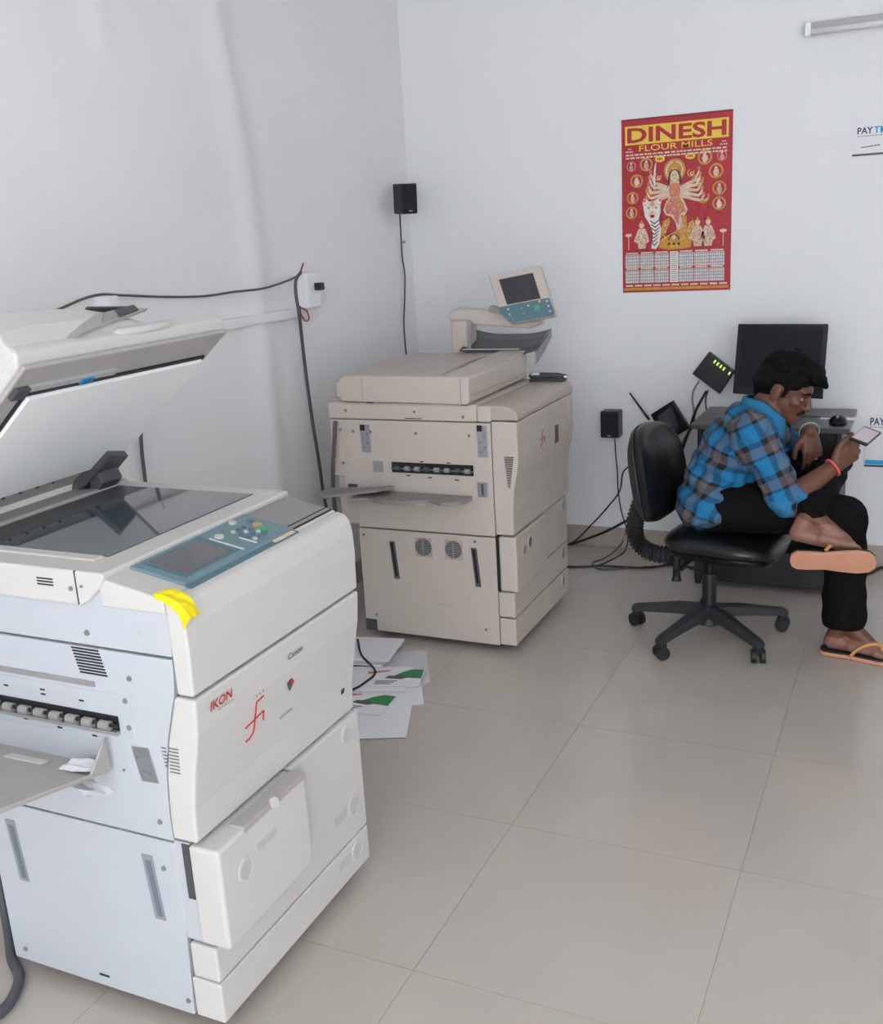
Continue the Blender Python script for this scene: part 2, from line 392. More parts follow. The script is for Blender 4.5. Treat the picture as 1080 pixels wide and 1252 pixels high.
# ------------------------------------------------------------------ LEFT COPIER (near)
def copier_near():
    YN, YFAR = 1.34, 1.945
    t = thing('photocopier', 'white photocopier with its scanner lid open and yellow tape on the control panel corner', 'photocopier', (-1.47, 1.64, 0))
    box('chassis', -1.775, -1.245, YN + .016, YFAR - .005, .05, .915, 'core_dark', t, bevel=0)
    seam = [(-1.262, .438), (-1.262, .50), (-1.256, .58), (-1.240, .66), (-1.222, .72), (-1.212, .75), (-1.206, .79), (-1.204, .826)]
    # lower side panel with two slanted handle slots
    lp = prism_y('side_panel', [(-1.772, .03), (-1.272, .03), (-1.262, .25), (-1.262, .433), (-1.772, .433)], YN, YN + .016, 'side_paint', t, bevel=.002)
    for cx, zt, zb in ((-1.703, .392, .246), (-1.331, .392, .246)):
        s = MB().prism([(cx - .017, YN - .002, zt), (cx + .009, YN - .002, zt), (cx + .021, YN - .002, zb), (cx - .005, YN - .002, zb)], (0, .004, 0)).build('handle_slot', 'slot_grey', lp)
        MB().prism([(cx - .009, YN - .003, zt - .012), (cx + .005, YN - .003, zt - .012), (cx + .016, YN - .003, zb + .008), (cx + .004, YN - .003, zb + .008)], (0, .003, 0)).build('slot_recess', 'slot_blue', s)
    for x, z in ((-1.296, .370), (-1.262 - .02, .062), (-1.735, .06)): screw(lp, (x, YN, z), (0, -1, 0), .006)
    MB().box(-1.52, -1.493, YN - .001, YN + .002, .055, .060).build('drain_slit', 'dark_gap', lp)
    # upper side panel
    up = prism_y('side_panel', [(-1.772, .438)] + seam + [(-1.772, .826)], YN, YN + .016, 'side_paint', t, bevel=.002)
    for x, z in ((-1.312, .775), (-1.288, .476), (-1.36, .575)): screw(up, (x, YN, z), (0, -1, 0), .006 if z != .575 else .003)
    vents(up, [(-1.446 + k * .0016, -1.378 + k * .0016, .824 - k * .0062 - .0032, .824 - k * .0062) for k in range(9)], YN)
    box('grip_strip', -1.70, -1.40, YN - .003, YN + .004, .745, .757, 'grey_plastic', up, bevel=.002)
    # exit unit: framed plate, dark slot with rollers
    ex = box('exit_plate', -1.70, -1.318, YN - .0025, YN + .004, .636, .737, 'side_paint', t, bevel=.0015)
    box('exit_slot', -1.70, -1.352, YN - .0045, YN + .002, .662, .692, 'dark_gap', ex, bevel=0)
    box('lower_lip', -1.70, -1.352, YN - .012, YN, .654, .662, 'grey_plastic', ex, bevel=.001)
    for k in range(8):
        x = -1.672 + k * .042
        MB().tube([(x - .012, YN - .012, .674), (x + .012, YN - .012, .674)], .0095, 12).build('roller', 'grey_plastic', ex, smooth=True, sharp=40)
    MB().tube([(-1.70, YN - .012, .676), (-1.35, YN - .012, .676)], .004, 8).build('roller_shaft', 'rubber', ex)
    for x, z in ((-1.64, .716), (-1.54, .721), (-1.54, .711), (-1.44, .712), (-1.60, .648), (-1.51, .643), (-1.42, .640)):
        MB().box(x - .006, x + .006, YN - .0032, YN, z - .0018, z + .0018).build('slit', 'dark_gap', ex)
    for z in (.728, .672): screw(ex, (-1.328, YN - .002, z), (0, -1, 0), .006)
    # socket plate
    sp = MB().prism([(-1.330, YN - .003, .632), (-1.290, YN - .003, .634), (-1.276, YN - .003, .563), (-1.316, YN - .003, .561)], (0, .005, 0)).build('bracket_plate', 'metal', t)
    for x, z in ((-1.318, .612), (-1.306, .617), (-1.303, .585), (-1.293, .580)): screw(sp, (x, YN - .003, z), (0, -1, 0), .004)
    vents(up, [(-1.258 + k * .0007, -1.247 + k * .0004, .640 - k * .0075, .6425 - k * .0075) for k in range(6)], YN, 'small_vent', 'vent_grey')
    # strip between side panel and platen unit
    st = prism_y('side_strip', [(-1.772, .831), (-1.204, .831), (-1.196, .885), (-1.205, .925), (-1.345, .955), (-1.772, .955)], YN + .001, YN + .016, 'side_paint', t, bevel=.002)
    screw(st, (-1.40, YN, .857), (0, -1, 0), .006)
    # front: door, top cover, drawers
    s2 = [(x + .004, z) for x, z in seam]
    fd = prism_y('front_door', [(-1.200, .447), (-1.196, .52), (-1.182, .60), (-1.166, .68), (-1.160, .753)] + [(-1.208, .753), (-1.218, .72), (-1.236, .66), (-1.252, .58), (-1.258, .50), (-1.258, .447)], YN - .004, YFAR, 'white_plastic', t, bevel=.006, seg=3)
    vents(fd, [(-1.236 - k * .0006, -1.214 - k * .0004, .645 - k * .0072, .6475 - k * .0072) for k in range(8)], YN - .004, 'side_vent', 'vent_grey')
    tp = prism_y('front_cover', [(-1.199, .759), (-1.162, .759), (-1.159, .85), (-1.160, .895), (-1.166, .922), (-1.178, .938), (-1.200, .944)], YN - .004, YFAR, 'white_plastic', t, bevel=.005, seg=3)
    tc = prism_y('top_cover', [(-1.350, .915), (-1.2015, .915), (-1.2015, .9445), (-1.235, .951), (-1.350, .972)], YN - .004, YFAR, 'white_plastic', t, bevel=.005, seg=3)
    # end cap with grey far area and groove
    def top_z(x): return .9445 + (-1.2015 - x) * (.972 - .9445) / (.1485)
    def slab(name, y0, y1, x0, x1, h, m, parent, bevel=.0015, skew=0):
        return MB().prism([(x0, y0 + skew, top_z(x0) - .002), (x1, y0, top_z(x1) - .002), (x1, y1, top_z(x1) - .002), (x0, y1 + skew, top_z(x0) - .002)], (0, 0, h + .002)).build(name, m, parent, bevel=bevel)
    slab('grey_cover', 1.775, 1.94, -1.340, -1.213, .003, 'grey_plastic', tc)
    slab('groove', 1.775, 1.94, -1.226, -1.2225, .0035, 'dark_gap', tc, 0)
    slab('groove', 1.775, 1.94, -1.2125, -1.2095, .0025, 'dark_gap', tc, 0)
    cp = slab('control_panel', 1.405, 1.775, -1.338, -1.206, .006, 'teal', t, .003)
    slab('screen_bezel', 1.425, 1.602, -1.322, -1.222, .0072, 'teal_dark', cp)
    slab('touch_screen', 1.436, 1.586, -1.316, -1.228, .0085, 'lcd_grey', cp)
    slab('front_ledge', 1.405, 1.775, -1.2065, -1.193, .002, 'teal_dark', cp)
    slab('ledge_key', 1.69, 1.765, -1.206, -1.196, .004, 'cal_cream', cp)
    def key(y, x, r, m, n=16):
        MB().disc((x, y, top_z(x) + .006), (.18, 0, 1), r, .004, n).build('key', m, cp)
    key(1.628, -1.292, .010, 'button_pale'); key(1.722, -1.252, .014, 'button_green'); key(1.735, -1.272, .011, 'button_orange')
    key(1.71, -1.318, .009, 'button_pale'); key(1.745, -1.296, .007, 'teal_dark')
    for a in range(3):
        for b in range(4): key(1.668 + a * .019, -1.232 - b * .018, .0052, 'button_pale' if (a + b) % 3 == 0 else 'teal_dark', 10)
    for k in range(2): slab('key_bar', 1.606 + k * .045, 1.609 + k * .045, -1.30 + k * .04, -1.218, .0085, 'button_pale', cp, 0)
    # crumpled yellow tape over the corner
    V = []; F = []; n = 6
    prof = [(-1.218, .952), (-1.203, .950), (-1.186, .946), (-1.170, .936), (-1.160, .922), (-1.156, .905)]
    for j in range(5):
        y = 1.330 + j * .0095
        for i, (x, z) in enumerate(prof): V.append((x + .003 + random.uniform(-.003, .003), y + (i - 3) * .003 * (1 if j else -.5), z + .004 + random.uniform(-.002, .004) - (0 if j else .012)))
    for j in range(4):
        for i in range(n - 1): a = j * n + i; F.append((a, a + 1, a + n + 1, a + n))
    tape = link_mesh('yellow_tape', V, F, 'yellow_tape', t); sm = tape.modifiers.new('thickness', 'SOLIDIFY'); sm.thickness = .0012
    # drawers
    ld = box('paper_drawer', -1.262, -1.190, YN - .004, YFAR, .036, .128, 'white_plastic', t, .005, seg=3)
    ud = MB().prism([(-1.255, YN - .004, .133), (-1.255, YFAR, .133), (-1.255, YFAR, .443), (-1.255, 1.650, .443), (-1.255, 1.650, .212), (-1.255, YN - .004, .212)], (.065, 0, 0)).build('paper_drawer', 'white_plastic', t, bevel=.005, seg=3)
    dd = box('paper_drawer', -1.224, -1.152, YN - .006, 1.645, .220, .440, 'white_plastic', t, .008, seg=3)
    box('side_gap', -1.262, -1.226, YN + .002, YN + .02, .218, .44, 'side_paint', t, bevel=0)
    box('latch_recess', -1.243, -1.226, YN + .0, YN + .004, .315, .437, 'dark_grey', t, bevel=0)
    gr = box('handle', -1.185, -1.149, 1.415, 1.640, .432, .447, 'tray_grey', dd, .003)
    MB().disc((-1.152, 1.520, .441), (1, 0, .5), .011, .008, 16).build('handle_button', 'white_plastic', gr)
    def roundel(parent, x, y, z):
        r = MB().ring((x - .001, y, z), (1, 0, 0), .026, .020, .0035).build('size_dial', 'white_plastic', parent, smooth=True, sharp=35)
        MB().disc((x - .001, y, z), (1, 0, 0), .0195, .002, 20).build('dial_face', 'dial_grey', r)
    roundel(dd, -1.152, 1.412, .356); roundel(ud, -1.190, 1.888, .405); roundel(ud, -1.190, 1.888, .216); roundel(ld, -1.190, 1.888, .092)
    box('size_label', -1.153, -1.1505, 1.452, 1.52, .368, .384, 'dial_grey', dd, 0)
    box('size_label', -1.191, -1.1885, 1.800, 1.852, .205, .230, 'dial_grey', ud, 0)
    box('size_label', -1.191, -1.1885, 1.800, 1.852, .082, .104, 'dial_grey', ld, 0)
    # writing and marks on the front
    def fx(z): return -1.160 - max(0, .753 - z) * .10 - max(0, .68 - z) * .09
    def fp(y, z, e=.001): return Vector((fx(z) + e + .001, y, z))
    upv = fp(1.5, .74) - fp(1.5, .62); upn = upv.normalized()
    lettering('red_lettering', 'IKON', fp(1.378, .712), (0, 1, 0), upn, .066, .020, 'red_ink', fd, .0012, .012)
    fine_rows('small_print', fp(1.40, .704), (0, 1, 0), upn, .05, .003, 5, 'faint_ink', fd, .0012)
    lettering('brand_lettering', 'Canon', fp(1.640, .705), (0, 1, 0), upn, .056, .014, 'black_ink', fd, .0012, .004)
    fine_rows('small_print', fp(1.62, .575), (0, 1, 0), upn, .05, .006, 6, 'faint_ink', fd, .0012)
    strokes('red_mark', [[fp(1.528, .662), fp(1.526, .63), fp(1.524, .60), fp(1.514, .588), fp(1.498, .585)], [fp(1.494, .618), fp(1.522, .622), fp(1.556, .628)], [fp(1.556, .628), fp(1.557, .606)], [fp(1.528, .660), fp(1.552, .664)]], None, .0016, 'red_ink', fd)
    strokes('red_dots', [[fp(1.524 + .012 * k, .675), fp(1.528 + .012 * k, .676)] for k in range(3)], None, .001, 'red_ink', fd)
    MB().prism([fp(1.640, .650), fp(1.652, .628), fp(1.668, .646), fp(1.656, .657)], (.0015, 0, 0)).build('badge', 'dark_grey', fd)
    MB().prism([fp(1.650, .652, .002), fp(1.656, .642, .002), fp(1.666, .647, .002), fp(1.656, .656, .002)], (.0015, 0, 0)).build('badge_tip', 'red_ink', fd)
    MB().prism([fp(1.888, .500), fp(1.902, .500), fp(1.902, .520), fp(1.888, .520)], (.0015, 0, 0)).build('label_square', 'black_ink', fd)
    # platen unit
    pu = prism_y('scanner_unit', [(-1.83, .915), (-1.395, .915), (-1.375, .925), (-1.342, .955), (-1.330, .975), (-1.330, .984), (-1.83, .984)], YN - .010, YFAR + .005, 'white_plastic', t, .005, seg=3)
    MB().box(-1.3985, -1.3965, YN - .0112, YN, .918, .984).build('joint_line', 'dark_gap', pu)
    screw(pu, (-1.412, YN - .01, .948), (0, -1, 0), .005); screw(pu, (-1.385, YN - .01, .955), (0, -1, 0), .003)
    vents(pu, [(-1.495, -1.455, .949 + k * .006, .9515 + k * .006) for k in range(3)], YN - .010)
    box('glass_rail', -1.82, -1.40, YN + .045, YN + .072, .983, .988, 'white_plastic', pu, .002)
    g = box('glass_bed', -1.795, -1.392, YN + .076, 1.895, .980, .9865, 'platen_glass', pu, .001)
    box('glass_dark_strip', -1.79, -1.70, YN + .10, 1.89, .9866, .9872, 'dark_grey', g, 0)  # dark grey strip along the rear of the glass
    box('index_strip', -1.388, -1.345, 1.905, 1.945, .9835, .9855, 'white_plastic', pu, .001)
    box('rear_strip', -1.86, -1.795, YN + .0, 1.93, .984, .994, 'tray_grey', pu, .002)
    # lid, opened about forty degrees on its rear hinge
    a = math.radians(40); U = Vector((math.cos(a), 0, math.sin(a))); Nn = Vector((-math.sin(a), 0, math.cos(a))); O = Vector((-1.872, 0, .995))
    def lp3(u, y, n): return O + U * u + Nn * n + Vector((0, y, 0))
    def lbox(name, u0, u1, y0, y1, n0, n1, m, parent, bevel=.004):
        v = [lp3(u, y, n) for n in (n0, n1) for y in (y0, y1) for u in (u0, u1)]
        return link_mesh(name, v, [(0, 1, 3, 2), (4, 6, 7, 5), (0, 4, 5, 1), (2, 3, 7, 6), (0, 2, 6, 4), (1, 5, 7, 3)], m, parent, bevel=bevel, seg=3)
    lid = MB().prism([lp3(0.0, 1.335, .012), lp3(.545, 1.335, .012), lp3(.567, 1.335, .032), lp3(.560, 1.335, .058), lp3(0, 1.335, .07)], (0, .615, 0)).build('lid', 'white_plastic', t, bevel=.006, seg=3)
    lbox('lid_frame', .01, .555, 1.342, 1.944, .004, .014, 'tray_grey', lid, .003)
    lbox('gasket', .088, .478, 1.385, 1.925, -.001, .006, 'rubber', lid, .002)
    lbox('white_plate', .084, .470, 1.392, 1.918, -.008, .004, 'plate_white', lid, .003)
    lbox('torn_foam', .482, .500, 1.38, 1.62, -.002, .006, 'cable_pale', lid, .002)
    lbox('blue_foam', .476, .492, 1.52, 1.555, -.006, .006, 'shirt_blue', lid, .003)
    lbox('corner_latch', .47, .50, 1.35, 1.385, -.006, .008, 'dark_grey', lid, .003)
    for k in range(7): lbox('rivet', .055, .061, 1.42 + k * .05, 1.426 + k * .05, .001, .006, 'dark_grey', lid, 0)
    # feeder housing on the near half, document tray sweeping to the far side
    prof = [(1.334, .03), (1.330, .10), (1.336, .150), (1.36, .172), (1.42, .180), (1.52, .174), (1.60, .158), (1.66, .132), (1.70, .105), (1.72, .075), (1.73, .03)]
    fc = MB().loft([[lp3(.05, y, n) for y, n in prof], [lp3(.40, y, n) for y, n in prof], [lp3(.50, y, .03 + (n - .03) * .92) for y, n in prof], [lp3(.545, y, .03 + (n - .03) * .72) for y, n in prof], [lp3(.562, y, .03 + (n - .03) * .40) for y, n in prof]]).build('feeder_cover', 'white_plastic', lid, bevel=.006, seg=3)
    lbox('feeder_door', .10, .50, 1.324, 1.334, .055, .118, 'white_plastic', lid, .004)
    dt = MB().prism([lp3(.08, 1.70, .062), lp3(.08, 1.945, .085), lp3(.08, 1.945, .078), lp3(.08, 1.70, .05)], U * .36).build('document_tray', 'white_plastic', lid, bevel=.003)
    MB().prism([lp3(.552, 1.475, .052), lp3(.566, 1.50, .046), lp3(.560, 1.735, .086), lp3(.545, 1.70, .104), lp3(.548, 1.60, .098), lp3(.552, 1.54, .078)], U * .012).build('exit_lip', 'tray_grey', fc, bevel=.002)
    MB().prism([lp3(.565, 1.575, .064), lp3(.565, 1.70, .084), lp3(.563, 1.70, .100), lp3(.563, 1.61, .092)], U * .006).build('exit_mouth', 'grey_plastic', fc)
    MB().prism([lp3(.571, 1.635, .0735), lp3(.571, 1.70, .084), lp3(.569, 1.70, .099), lp3(.569, 1.64, .094)], U * .003).build('exit_flap', 'dark_grey', fc)
    MB().prism([lp3(.53, 1.60, .125), lp3(.53, 1.72, .112), lp3(.53, 1.72, .108), lp3(.53, 1.60, .121)], U * .02).build('tray_edge', 'dark_grey', fc)
    lbox('paper_guide', .33, .45, 1.80, 1.812, .07, .115, 'grey_plastic', dt, .003)
    lbox('tray_tab', .435, .45, 1.80, 1.86, .075, .088, 'grey_plastic', dt, .003)
    MB().tube(spline([lp3(.56, 1.60, .045), lp3(.566, 1.66, .040), lp3(.568, 1.72, .040), lp3(.56, 1.78, .045)], 6), [.004] + [.010] * 17 + [.004], 8).build('finger_grip', 'white_plastic', lid, smooth=True)
    for y in (1.86, 1.42):
        h = MB().prism([(-1.885, y - .035, .985), (-1.80, y - .035, .985), (-1.775, y - .035, 1.010), (-1.80, y - .035, 1.060), (-1.86, y - .035, 1.06)], (0, .07, 0)).build('hinge', 'dark_grey', t, bevel=.005)
        MB().prism([lp3(.02, y - .05, .006), lp3(.16, y - .04, .006), lp3(.13, y + .045, .006), lp3(.02, y + .05, .006)], Nn * -.030).build('hinge_arm', 'dark_grey', h, bevel=.004)
        MB().tube([(-1.835, y - .04, 1.008), (-1.835, y + .04, 1.008)], .018, 14).build('hinge_pin', 'rubber', h)
    # output tray rising towards the room
    def tr(x, s, dz=0): return Vector((x, YN - .01 - s, .575 + s * .235 + dz))
    ot = MB().prism([tr(-1.74, -.0), tr(-1.395, -.0), tr(-1.385, .04), tr(-1.385, .40), tr(-1.74, .40)], (0, 0, .008)).build('output_tray', 'tray_grey', t, bevel=.002)
    MB().prism([tr(-1.387, .0, .0), tr(-1.387, .0, .072), tr(-1.378, .018, .066), tr(-1.378, .06, .012), tr(-1.378, .40, .012), tr(-1.378, .40, 0)], (.006, 0, 0)).build('tray_rim', 'tray_grey', ot, bevel=.002)
    MB().prism([tr(-1.60, .04, .008), tr(-1.50, .04, .008), tr(-1.50, .062, .008), tr(-1.60, .062, .008)], (0, 0, .004)).build('tray_rib', 'white_plastic', ot, bevel=.001)
    for x, y in ((-1.24, 1.885), (-1.24, 1.40), (-1.72, 1.885), (-1.72, 1.40)): caster(t, x, y)
    return t
near = copier_near()

def sheet(name, corners, m, label, group=None, th=.0008, cat='paper', prints=()):
    c = [Vector(p) for p in corners]
    o = MB().prism(c, (0, 0, th)).build(name, m); base_shift(o); tag(o, label, cat, group); return o

def crumple(name, c, ax, ay, m, label, amp=.006, n=5):
    V = []; F = []
    for j in range(n):
        for i in range(n):
            V.append(Vector(c) + Vector(ax) * (i / (n - 1) - .5) + Vector(ay) * (j / (n - 1) - .5) + Vector((0, 0, random.uniform(-amp, amp))))
    for j in range(n - 1):
        for i in range(n - 1): a = j * n + i; F.append((a, a + 1, a + n + 1, a + n))
    o = link_mesh(name, V, F, m); s = o.modifiers.new('thickness', 'SOLIDIFY'); s.thickness = .0006
    base_shift(o); tag(o, label, 'paper'); return o
crumple('paper_scrap', (-1.42, 1.292, .600), (.07, .0, .0), (.0, .05, -.004), 'paper', 'small crumpled white paper scrap lying in the open output tray', .004)
crumple('paper_scrap', (-1.402, 1.288, .558), (.075, -.02, -.01), (.01, .05, -.012), 'paper', 'crumpled white paper scrap stuck beneath the output tray', .005)

# ------------------------------------------------------------------ BACK COPIER
def copier_far():
    YN, YFAR = 3.32, 3.95
    t = thing('photocopier', 'beige photocopier with closed feeder and a swivel screen on an arm', 'photocopier', (-1.65, 3.63, 0))
    box('chassis', -1.95, -1.36, YN + .016, YFAR - .005, .05, .90, 'core_dark', t, bevel=0)
    box('rear_housing', -2.04, -1.95, YN + .02, YFAR - .02, .46, .93, 'beige_plastic', t, bevel=.006)
    lp = box('side_panel', -1.955, -1.380, YN, YN + .018, .028, .452, 'beige_plastic', t, bevel=.002)
    for cx in (-1.806, -1.463):
        s = MB().prism([(cx - .017, YN - .002, .408), (cx + .006, YN - .002, .408), (cx + .018, YN - .002, .256), (cx - .005, YN - .002, .256)], (0, .004, 0)).build('handle_slot', 'steel_dark', lp)
        MB().prism([(cx - .012, YN - .003, .402), (cx - .001, YN - .003, .402), (cx + .010, YN - .003, .27), (cx + .001, YN - .003, .27)], (0, .003, 0)).build('slot_recess', 'dark_gap', s)
    for x in (-1.677, -1.551):
        f = box('fan_grille', x - .036, x + .036, YN - .002, YN + .003, .355, .432, 'beige_top', lp, bevel=.001)
        MB().disc((x, YN - .001, .395), (0, -1, 0), .034, .003, 28).build('fan_opening', 'dark_grey', f)
        mb = MB()
        for k in range(-4, 5):
            zz = k * .007; hw = math.sqrt(max(0, .033 ** 2 - zz * zz)); mb.box(x - hw, x + hw, YN - .0055, YN - .003, .395 + zz - .0012, .395 + zz + .0012)
        mb.box(x - .002, x + .002, YN - .006, YN - .003, .362, .428)
        stuff(mb.build('fan_guard', 'grey_plastic', f))
    for x, z in ((-1.935, .425), (-1.463, .432), (-1.905, .095), (-1.435, .085)): screw(lp, (x, YN, z), (0, -1, 0), .006)
    MB().box(-1.955, -1.905, YN - .001, YN + .01, .028, .075).build('corner_notch', 'dark_grey', lp)
    fine_rows('small_print', (-1.64, YN, .165), (1, 0, 0), (0, 0, 1), .075, .007, 8, 'faint_ink', lp, .001)
    up = prism_y('side_panel', [(-1.950, .458), (-1.380, .458), (-1.380, .880), (-2.045, .880), (-2.045, .660), (-2.0, .660), (-2.0, .60), (-1.950, .60)], YN, YN + .018, 'beige_plastic', t, bevel=.002)
    for x, z in ((-2.0, .84), (-1.945, .835), (-1.87, .835), (-1.68, .835), (-1.465, .832), (-2.00, .71)): screw(up, (x, YN, z), (0, -1, 0), .006)
    for x0, x1, z0, z1 in ((-1.912, -1.872, .757, .862), (-1.432, -1.392, .755, .872)):
        b = box('rail_bracket', x0, x1, YN - .003, YN + .004, z0, z1, 'metal', up, bevel=.001)
        box('bracket_recess', x0, x0 + .020, YN - .004, YN, z1 - .022, z1, 'dark_gap', b, 0)
        for k in range(4): screw(b, (x0 + .012 + .016 * (k % 2), YN - .003, z0 + .018 + k * .018), (0, -1, 0), .0035)
    box('square_port', -1.868, -1.826, YN - .003, YN + .003, .682, .724, 'grey_plastic', up, .001)
    b = box('square_port', -1.440, -1.400, YN - .003, YN + .003, .606, .662, 'metal', up, .001); box('port_bar', -1.424, -1.416, YN - .005, YN, .612, .656, 'dark_grey', b, 0)
    box('square_port', -1.985, -1.945, YN - .003, YN + .003, .60, .628, 'dark_grey', up, .001)
    ex = box('exit_plate', -1.800, -1.448, YN - .003, YN + .004, .590, .735, 'beige_plastic', t, bevel=.002)
    box('exit_slot', -1.786, -1.452, YN - .005, YN + .002, .684, .724, 'dark_gap', ex, bevel=0)
    for k in range(8):
        x = -1.760 + k * .041
        MB().tube([(x - .010, YN - .010, .702), (x + .010, YN - .010, .702)], .009, 10).build('roller', 'grey_plastic' if k % 3 else 'dark_grey', ex, smooth=True, sharp=40)
    MB().tube([(-1.786, YN - .008, .700), (-1.452, YN - .008, .700)], .004, 8).build('roller_shaft', 'steel_dark', ex)
    for x, z in ((-1.72, .674), (-1.63, .670), (-1.52, .666), (-1.66, .729), (-1.55, .729)): MB().box(x - .008, x + .008, YN - .0045, YN, z - .002, z + .002).build('slit', 'dark_gap', ex)
    # broken output tray
    def tr(x, s, dz=0): return Vector((x, YN - .006 - s, .598 + s * .02 + dz))
    MB().prism([tr(-1.90, 0), tr(-1.46, 0), tr(-1.452, .05), tr(-1.47, .10), tr(-1.53, .13), tr(-1.60, .085), tr(-1.68, .14), tr(-1.76, .15), tr(-1.83, .12), tr(-1.90, .15)], (0, 0, .012)).build('output_tray', 'torn_tray', t, bevel=.002)
    ot = MB().prism([tr(-2.06, .02, .004), tr(-1.80, .0, .02), tr(-1.765, .03, .03), tr(-1.80, .10, .03), tr(-2.02, .13, .0), tr(-2.09, .08, -.012)], (0, 0, .012)).build('tray_flap', 'torn_tray', t, bevel=.002)
    MB().box(-1.66, -1.62, YN - .09, YN - .06, .580, .600).build('tray_clip', 'beige_plastic', t, bevel=.003)
    # strip under the scanner and front section
    st = box('side_strip', -2.045, -1.432, YN, YN + .018, .884, .940, 'beige_plastic', t, bevel=.002)
    for x, z in ((-1.97, .915), (-1.68, .915), (-1.485, .900)): screw(st, (x, YN, z), (0, -1, 0), .006)
    MB().box(-1.72, -1.65, YN - .001, YN + .002, .889, .892).build('slit', 'dark_gap', st)
    box('scanner_unit', -2.04, -1.43, YN + .005, YFAR, .905, .945, 'beige_plastic', t, bevel=.004)
    prism_y('corner_cover', [(-1.428, .884), (-1.378, .884), (-1.378, .941), (-1.428, .941)], YN, YN + .03, 'beige_plastic', t, bevel=.003)
    prism_y('top_cover', [(-1.4265, .890), (-1.276, .890), (-1.276, .905), (-1.283, .922), (-1.300, .936), (-1.325, .942), (-1.4265, .942)], YN + .002, YFAR + .012, 'beige_top', t, bevel=.004, seg=3)
    fd = prism_y('front_door', [(-1.376, .886), (-1.278, .886), (-1.278, .75), (-1.284, .70), (-1.298, .64), (-1.305, .55), (-1.305, .467), (-1.376, .467)], YN - .004, YFAR + .008, 'beige_plastic', t, bevel=.005, seg=3)
    vents(fd, [(-1.330 + k * .0006, -1.294 - k * .0010, .758 - k * .0065, .7612 - k * .0065) for k in range(18)], YN - .004, 'side_vent')
    box('door_slit', -1.279, -1.276, 3.725, 3.765, .725, .795, 'dark_grey', fd, .001)
    box('door_line', -1.2785, -1.2772, 3.66, 3.663, .47, .88, 'beige_top', fd, 0)
    box('pale_strip', -1.279, -1.2765, 3.905, 3.91, .80, .87, 'paper_grey', fd, 0)  # thin pale strip near the far edge of the door
    X = -1.2765
    strokes('red_mark', [[(X, 3.575, .80), (X, 3.572, .765), (X, 3.56, .745)], [(X, 3.545, .775), (X, 3.60, .78)], [(X, 3.60, .78), (X, 3.602, .76)], [(X, 3.575, .80), (X, 3.595, .803)]], None, .0018, 'kumkum', fd)
    # drawers
    ld = box('paper_drawer', -1.376, -1.312, YN - .004, YFAR, .034, .140, 'beige_plastic', t, .005, seg=3)
    ud = MB().prism([(-1.376, YN - .004, .146), (-1.376, YFAR, .146), (-1.376, YFAR, .460), (-1.376, 3.655, .460), (-1.376, 3.655, .243), (-1.376, YN - .004, .243)], (.064, 0, 0)).build('paper_drawer', 'beige_plastic', t, bevel=.005, seg=3)
    MB().box(-1.3125, -1.3112, 3.66, YFAR - .002, .262, .2645).build('joint_line', 'dark_gap', ud)
    dd = box('paper_drawer', -1.366, -1.298, YN - .006, 3.650, .248, .460, 'beige_plastic', t, .008, seg=3)
    box('side_gap', -1.379, -1.366, YN + .001, YN + .02, .25, .458, 'dark_gap', t, bevel=0)
    def roundel(parent, x, y, z, m='metal'):
        r = MB().ring((x - .001, y, z), (1, 0, 0), .025, .019, .0035).build('size_dial', 'beige_plastic', parent, smooth=True, sharp=35)
        MB().disc((x - .001, y, z), (1, 0, 0), .0185, .003, 20).build('dial_face', m, r)
    roundel(dd, -1.298, 3.402, .389, 'grey_plastic'); roundel(dd, -1.298, 3.462, .402); roundel(ud, -1.312, 3.90, .426); roundel(ud, -1.312, 3.885, .221); roundel(ld, -1.312, 3.88, .105)
    # document feeder
    fe = MB().prism([(-1.985, 3.312, .960), (-1.975, 3.312, .950), (-1.462, 3.312, .946), (-1.455, 3.312, .955), (-1.452, 3.312, 1.038), (-1.460, 3.312, 1.046), (-1.965, 3.312, 1.046), (-1.985, 3.312, 1.030)], (0, .60, .006)).build('document_feeder', 'beige_plastic', t, bevel=.005, seg=3)
    MB().box(-1.888, -1.886, 3.3108, 3.314, .952, 1.044).build('joint_line', 'beige_top', fe)
    MB().box(-1.487, -1.484, 3.3108, 3.314, .948, 1.044).build('joint_line', 'grey_plastic', fe)
    MB().box(-1.452, -1.4495, 3.33, 3.91, .975, .978).build('joint_line', 'beige_top', fe)
    prism_x('feeder_lid', [(3.33, 1.045), (3.90, 1.050), (3.90, 1.058), (3.60, 1.066), (3.36, 1.054)], -1.955, -1.575, 'beige_top', fe, bevel=.004)
    prism_x('feed_slope', [(3.50, 1.045), (3.905, 1.049), (3.905, 1.066), (3.56, 1.056)], -1.565, -1.456, 'beige_plastic', fe, bevel=.003)
    box('rear_latch', -2.00, -1.982, 3.315, 3.36, .965, 1.02, 'beige_plastic', fe, .004)
    box('rubber_foot', -1.88, -1.85, 3.32, 3.35, .9445, .952, 'rubber', fe, 0); box('rubber_foot', -1.49, -1.465, 3.32, 3.35, .9425, .952, 'rubber', fe, 0)
    # dark document tray behind the feeder, curled at its ends
    V = []; nn = 14
    for j in range(4):
        s = j / 3
        for i in range(nn):
            q = i / (nn - 1); V.append((-1.735 + .335 * q, 3.885 + .19 * s, 1.052 + .062 * s + .020 * abs(2 * q - 1) ** 3))
    F = [(j * nn + i, j * nn + i + 1, (j + 1) * nn + i + 1, (j + 1) * nn + i) for j in range(3) for i in range(nn - 1)]
    dt = link_mesh('document_tray', V, F, 'dark_grey', t, smooth=True); s = dt.modifiers.new('thickness', 'SOLIDIFY'); s.thickness = .006
